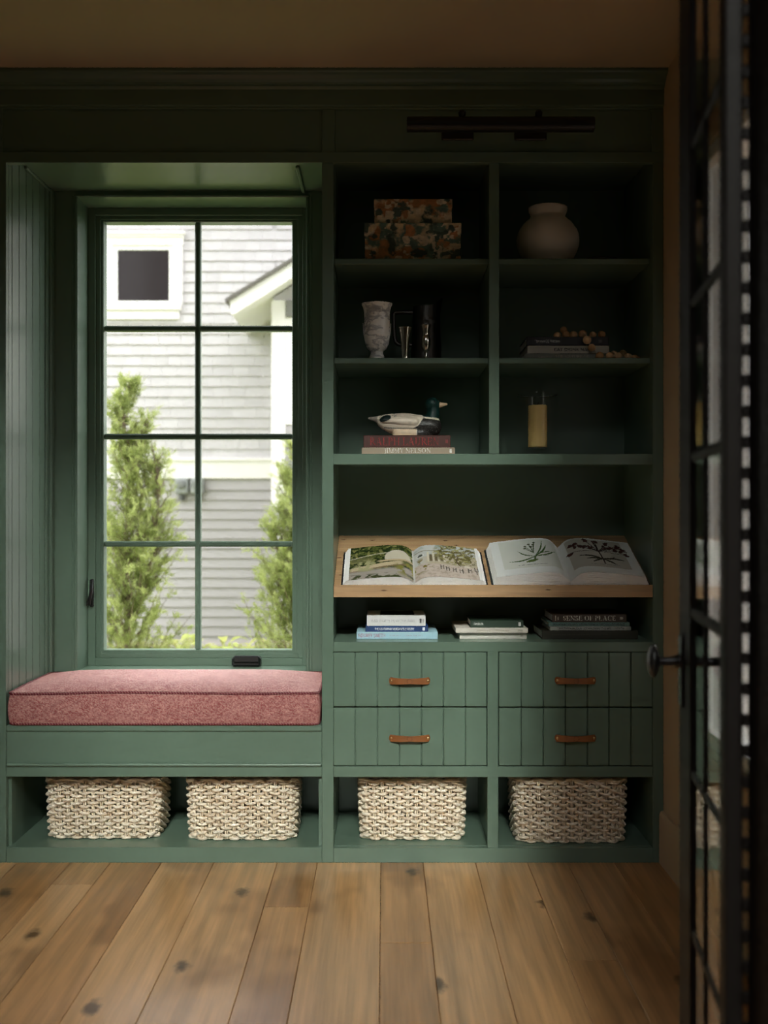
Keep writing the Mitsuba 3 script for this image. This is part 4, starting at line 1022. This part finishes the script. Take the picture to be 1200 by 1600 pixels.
# its window
hw_ = nm('window', hs)
xa, za = eP(186, 472); xb, zb = eP(264, 393)
e = (D + HY) / F
tr = [bx(eP(165, 0)[0], xa - 8 * e, HY - .06, HY, za - 6 * e, zb + 8 * e, .005), bx(xb + 8 * e, eP(286, 0)[0], HY - .06, HY, za - 6 * e, zb + 8 * e, .005),
      bx(eP(163, 0)[0], eP(287.5, 0)[0], HY - .065, HY, zb + 8 * e, zb + 24 * e, .005), bx(eP(159, 0)[0], eP(291, 0)[0], HY - .10, HY, zb + 24 * e, zb + 30 * e, .01),
      bx(eP(161, 0)[0], eP(289, 0)[0], HY - .085, HY, zb + 20 * e, zb + 24 * e, .01), bx(eP(165, 0)[0], eP(284, 0)[0], HY - .09, HY, za - 14 * e, za - 6 * e, .008), bx(eP(168, 0)[0], eP(281, 0)[0], HY - .06, HY, za - 28 * e, za - 14 * e, .006)]
scene[hw_] = mikit.ply(cat(tr), TRIMW); labels[hw_] = {'label': 'white trimmed square window'}
add('sash', frame_y(xa - 8 * e, xb + 8 * e, za - 6 * e, zb + 8 * e, 7 * e, HY - .045, HY - .02, .004), TRIMW, hw_)
add('pane', bx(xa - e, xb + e, HY - .03, HY - .024, za - e, zb + e, 0), DKGLASS, hw_)
# wing on the right with its gable
VY = 9.3; e = (D + VY) / F
wx = X0(427, VY)
add('wing_wall', bx(wx, 3.2, VY, HY - .03, GZ, Z0(470, VY), 0), SIDING, hs)
z = Z0(668, VY)
while z > GZ: add('clapboard', board(X0(445, VY), 3.2, z - .115, z, .024, VY), SIDING, hs); z -= .115
add('corner_board', bx(wx - .02, X0(446, VY), VY - .035, VY + .10, Z0(792, VY), Z0(470, VY), .005), TRIMW, hs)
add('frieze', bx(X0(446, VY), 3.2, VY - .02, VY, Z0(664, VY), Z0(470, VY), .004), TRIMW, hs)
add('vent', bx(X0(447.5, VY), X0(470, VY), VY - .05, VY - .02, Z0(496, VY), Z0(470, VY), .004), colour((.2, .2, .19), .7), hs)
ex, ez = X0(362, VY - .3), Z0(492, VY - .3)
sl = .62; xe = 3.4; xm = (ex + xe) / 2
def rake(x): return ez + sl * (x - ex)
add('gable_wall', prism(Polygon([(wx, Z0(470, VY)), (3.2, Z0(470, VY)), (xm, rake(xm) - .02), (wx, rake(wx) - .02)]), 'y', VY, HY), SIDING, hs)
f1 = Polygon([(ex, ez), (ex + .03, ez - .0), (xm, rake(xm)), (xm, rake(xm) + .16), (ex - .02, ez + .15)])
add('rake_board', [prism(f1, 'y', VY - .34, VY - .30), prism(affinity.scale(f1, -1, 1, origin=(xm, 0)), 'y', VY - .34, VY - .30)], TRIMW, hs)
f2 = Polygon([(ex - .06, ez + .13), (xm, rake(xm) + .165), (xm, rake(xm) + .20), (ex - .07, ez + .165)])
add('wing_roof', [prism(f2, 'y', VY - .38, HY), prism(affinity.scale(f2, -1, 1, origin=(xm, 0)), 'y', VY - .38, HY)], ROOF, hs)
f3 = Polygon([(ex, ez), (ex + .6, ez + .36), (ex + .6, ez + .40), (ex, ez + .10)])
add('soffit', prism(Polygon([(ex, ez), (xm, rake(xm)), (xm, rake(xm) + .1), (ex, ez + .1)]), 'y', VY - .30, HY), TRIMW, hs)
# meter boxes
for i, (pa, pb) in enumerate(((275, 296), (300, 320))):
    xa, xb = X0(pa, HY), X0(pb, HY)
    k = thing('meter_box', ['grey meter box on the clapboard, left of the pair', 'grey meter box on the clapboard, right of the pair, behind the window bar'][i], 'meter box', 'meter boxes on the neighbouring house')
    add('housing', bx(xa, xb, HY - .13, HY - .034, Z0(772, HY), Z0(747, HY), .02), METER, k)
    c_ = lathe([(.0005, 0), (.055, 0), (.055, .03), (.045, .045), (.0005, .05)], [0, 0, 0], 24); v = c_.vertices.copy(); c_.vertices = np.stack([v[:, 0] + (xa + xb) / 2, HY - .13 - v[:, 2], v[:, 1] + Z0(757, HY)], -1)
    add('dial', c_, colour((.2, .21, .21), .3), k, smooth=40)
    add('conduit', tube([((xa + xb) / 2, HY - .06, Z0(773, HY)), ((xa + xb) / 2, HY - .06, Z0(782, HY))], .03, 12), colour((.08, .085, .085), .5), k, smooth=40)

# ------------------------------------------------------------------ planting
def blades(P, Dv, L, W, rng):
    """thin leaf blades: base P, direction Dv"""
    n = len(P); Dv = Dv / np.linalg.norm(Dv, axis=1, keepdims=True)
    side = np.cross(Dv, rng.normal(size=(n, 3))); side /= np.linalg.norm(side, axis=1, keepdims=True) + 1e-9
    L = L[:, None]; W = W[:, None]
    V = np.stack([P, P + Dv * L * .5 + side * W, P + Dv * L, P + Dv * L * .5 - side * W], 1).reshape(-1, 3)
    a = np.arange(n)[:, None] * 4
    return V, np.hstack([a, a + 1, a + 2, a + 3])


def conifer(label, leaders, branches, seed, spread, dens, zlow):
    rng = np.random.default_rng(seed)
    k = thing('conifer', label, 'tree', 'conifers outside the window')
    tr = []; PP, DD, LL, WW, CC = [], [], [], [], []
    for (pts, r0) in leaders:
        pts = spl(pts, 6); tr.append(tube(pts, np.linspace(r0, r0 * .15, len(pts)), 8))
    add('trunk', tr, BARK, k, smooth=True)
    br = []
    for li, (pts, r0) in enumerate(leaders):
        q = spl(pts, 30); top = q[-1][2]; bot = max(zlow, q[0][2])
        for b in range(branches[li]):
            f = rng.uniform(0, 1) ** 1.9
            base = q[int(np.clip((f * .985 + .01) * (len(q) - 1), 0, len(q) - 1))]
            if base[2] < zlow: continue
            hfrac = (top - base[2]) / (top - zlow)
            ln = (.06 + spread * hfrac ** .85) * rng.uniform(.5, 1.2)
            az = rng.uniform(0, 2 * np.pi); up = rng.uniform(.7, 1.5)
            dv = np.array([math.cos(az), math.sin(az), up]); dv /= np.linalg.norm(dv)
            nseg = 7; t = np.linspace(0, 1, nseg)
            path = base + dv * ln * t[:, None] + np.array([0, 0, .25 * ln]) * (t[:, None] ** 2) + rng.normal(size=(nseg, 3)) * .010
            br.append(tube(path, np.linspace(.007, .0018, nseg), 4))
            for sp_ in range(max(2, int(3 + ln * 16))):      # feathery sprays along the branch
                t0 = rng.uniform(.25, 1.0); o = np.array([np.interp(t0, t, path[:, i]) for i in range(3)])
                sd = dv + rng.normal(size=3) * .6 + [0, 0, .35]; sd /= np.linalg.norm(sd); sl = rng.uniform(.04, .10)
                ns = dens; tt = rng.uniform(0, 1, ns)
                p = o + sd * sl * tt[:, None] + rng.normal(size=(ns, 3)) * .006
                dirn = sd + rng.normal(size=(ns, 3)) * .5
                PP.append(p); DD.append(dirn); LL.append(rng.uniform(.02, .05, ns)); WW.append(rng.uniform(.0025, .005, ns))
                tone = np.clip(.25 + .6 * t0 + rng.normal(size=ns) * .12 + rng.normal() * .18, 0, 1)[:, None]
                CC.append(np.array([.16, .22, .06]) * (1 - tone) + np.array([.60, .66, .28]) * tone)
    add('branch', br, BARK, k, smooth=True); labels[k + '__branch'] = {'label': 'thin brown branches', 'kind': 'stuff'}
    V, Fq = blades(np.vstack(PP), np.vstack(DD), np.concatenate(LL), np.concatenate(WW), rng)
    add('foliage', (V, Fq), 'mat_leaf', k, color=np.repeat(np.vstack(CC), 4, 0)); labels[k + '__foliage'] = {'label': 'feathery green foliage', 'kind': 'stuff'}


TY = 5.0; g_ = lambda px, py, Y=TY: at(px, py, Y)
b0 = g_(200, 1180); b0[2] = GZ
conifer('tall loose conifer with two leaders in the left half of the window', [([b0, g_(199, 1000), g_(197, 850), g_(206, 740), g_(193, 660), g_(203, 605)], .030), ([g_(199, 900), g_(222, 800), g_(214, 720), g_(232, 655)], .014), ([g_(205, 960), g_(240, 860), g_(247, 760), g_(240, 705)], .012)],
        [260, 75, 70], 11, .56, 20, -.6)
b0 = at(470, 1180, TY); b0[2] = GZ
conifer('bushy conifer at the right edge of the window view', [([b0, g_(468, 1000), g_(472, 850), g_(466, 760), g_(470, 690)], .03), ([g_(468, 960), g_(440, 880), g_(446, 800)], .012)], [250, 80], 12, .60, 20, -.6)


def leaf_mesh(L, W, droop, rng):
    n = 9; t = np.linspace(0, 1, n); w = W * np.sin(np.pi * np.clip(t, .02, .985) ** .8)
    x = L * t; z = .35 * L * np.sin(t * 1.9) - droop * L * t ** 2
    V = np.vstack([np.stack([x, w, z + .12 * w], -1), np.stack([x, 0 * w, z - .02 * L], -1), np.stack([x, -w, z + .12 * w], -1)])
    Fq = []
    for i in range(n - 1):
        for a, b in ((0, n), (n, 2 * n)): Fq.append([a + i, a + i + 1, b + i + 1, b + i])
    return V, np.array(Fq)


rg = np.random.default_rng(21)
HP = [(215, 6.3, 'yellow green leafy plant at the foot of the left conifer'), (287, 6.5, 'yellow green leafy plant just left of the middle window bar'), (352, 6.4, 'yellow green leafy plant just right of the middle window bar'),
      (425, 6.5, 'yellow green leafy plant in front of the right conifer base'), (310, 7.3, 'pale leafy plant behind the middle window bar, close to the clapboard'), (396, 7.4, 'pale leafy plant close to the clapboard, left of the right conifer'), (250, 7.2, 'pale leafy plant close to the clapboard, right of the left conifer')]
for i, (px, Y, lab) in enumerate(HP):
    k = thing('leafy_plant', lab, 'plant', 'leafy plants in the bed under the neighbouring house')
    base = at(px, 1000, Y); hz = at(px, 990 + rg.uniform(-5, 5), Y)[2]
    base[2] = GZ
    st = []
    for l in range(18):
        az = rg.uniform(0, 2 * np.pi); L = rg.uniform(.12, .20)
        V, Fq = leaf_mesh(L, L * .26, rg.uniform(.3, .9), rg)
        c_, s_ = math.cos(az), math.sin(az)
        zt_ = hz - .08 + rg.uniform(-.20, .04)
        V = np.stack([V[:, 0] * c_ - V[:, 1] * s_ + base[0] + .05 * c_, V[:, 0] * s_ + V[:, 1] * c_ + base[1] + .05 * s_, V[:, 2] + zt_], -1)
        col = np.array([.44, .50, .17]) * rg.uniform(.65, 1.15) + np.array([.08, .05, .02]) * rg.uniform(0, 1)
        add('leaf', (V, Fq), 'mat_leaf', k, smooth=True, color=np.tile(col, (len(V), 1)))
        st.append(tube([(base[0], base[1], GZ), (base[0] + .02 * c_, base[1] + .02 * s_, zt_ - .05), (base[0] + .05 * c_, base[1] + .05 * s_, zt_)], .004, 5))
    add('stem', st, colour((.25, .33, .08), .7), k)
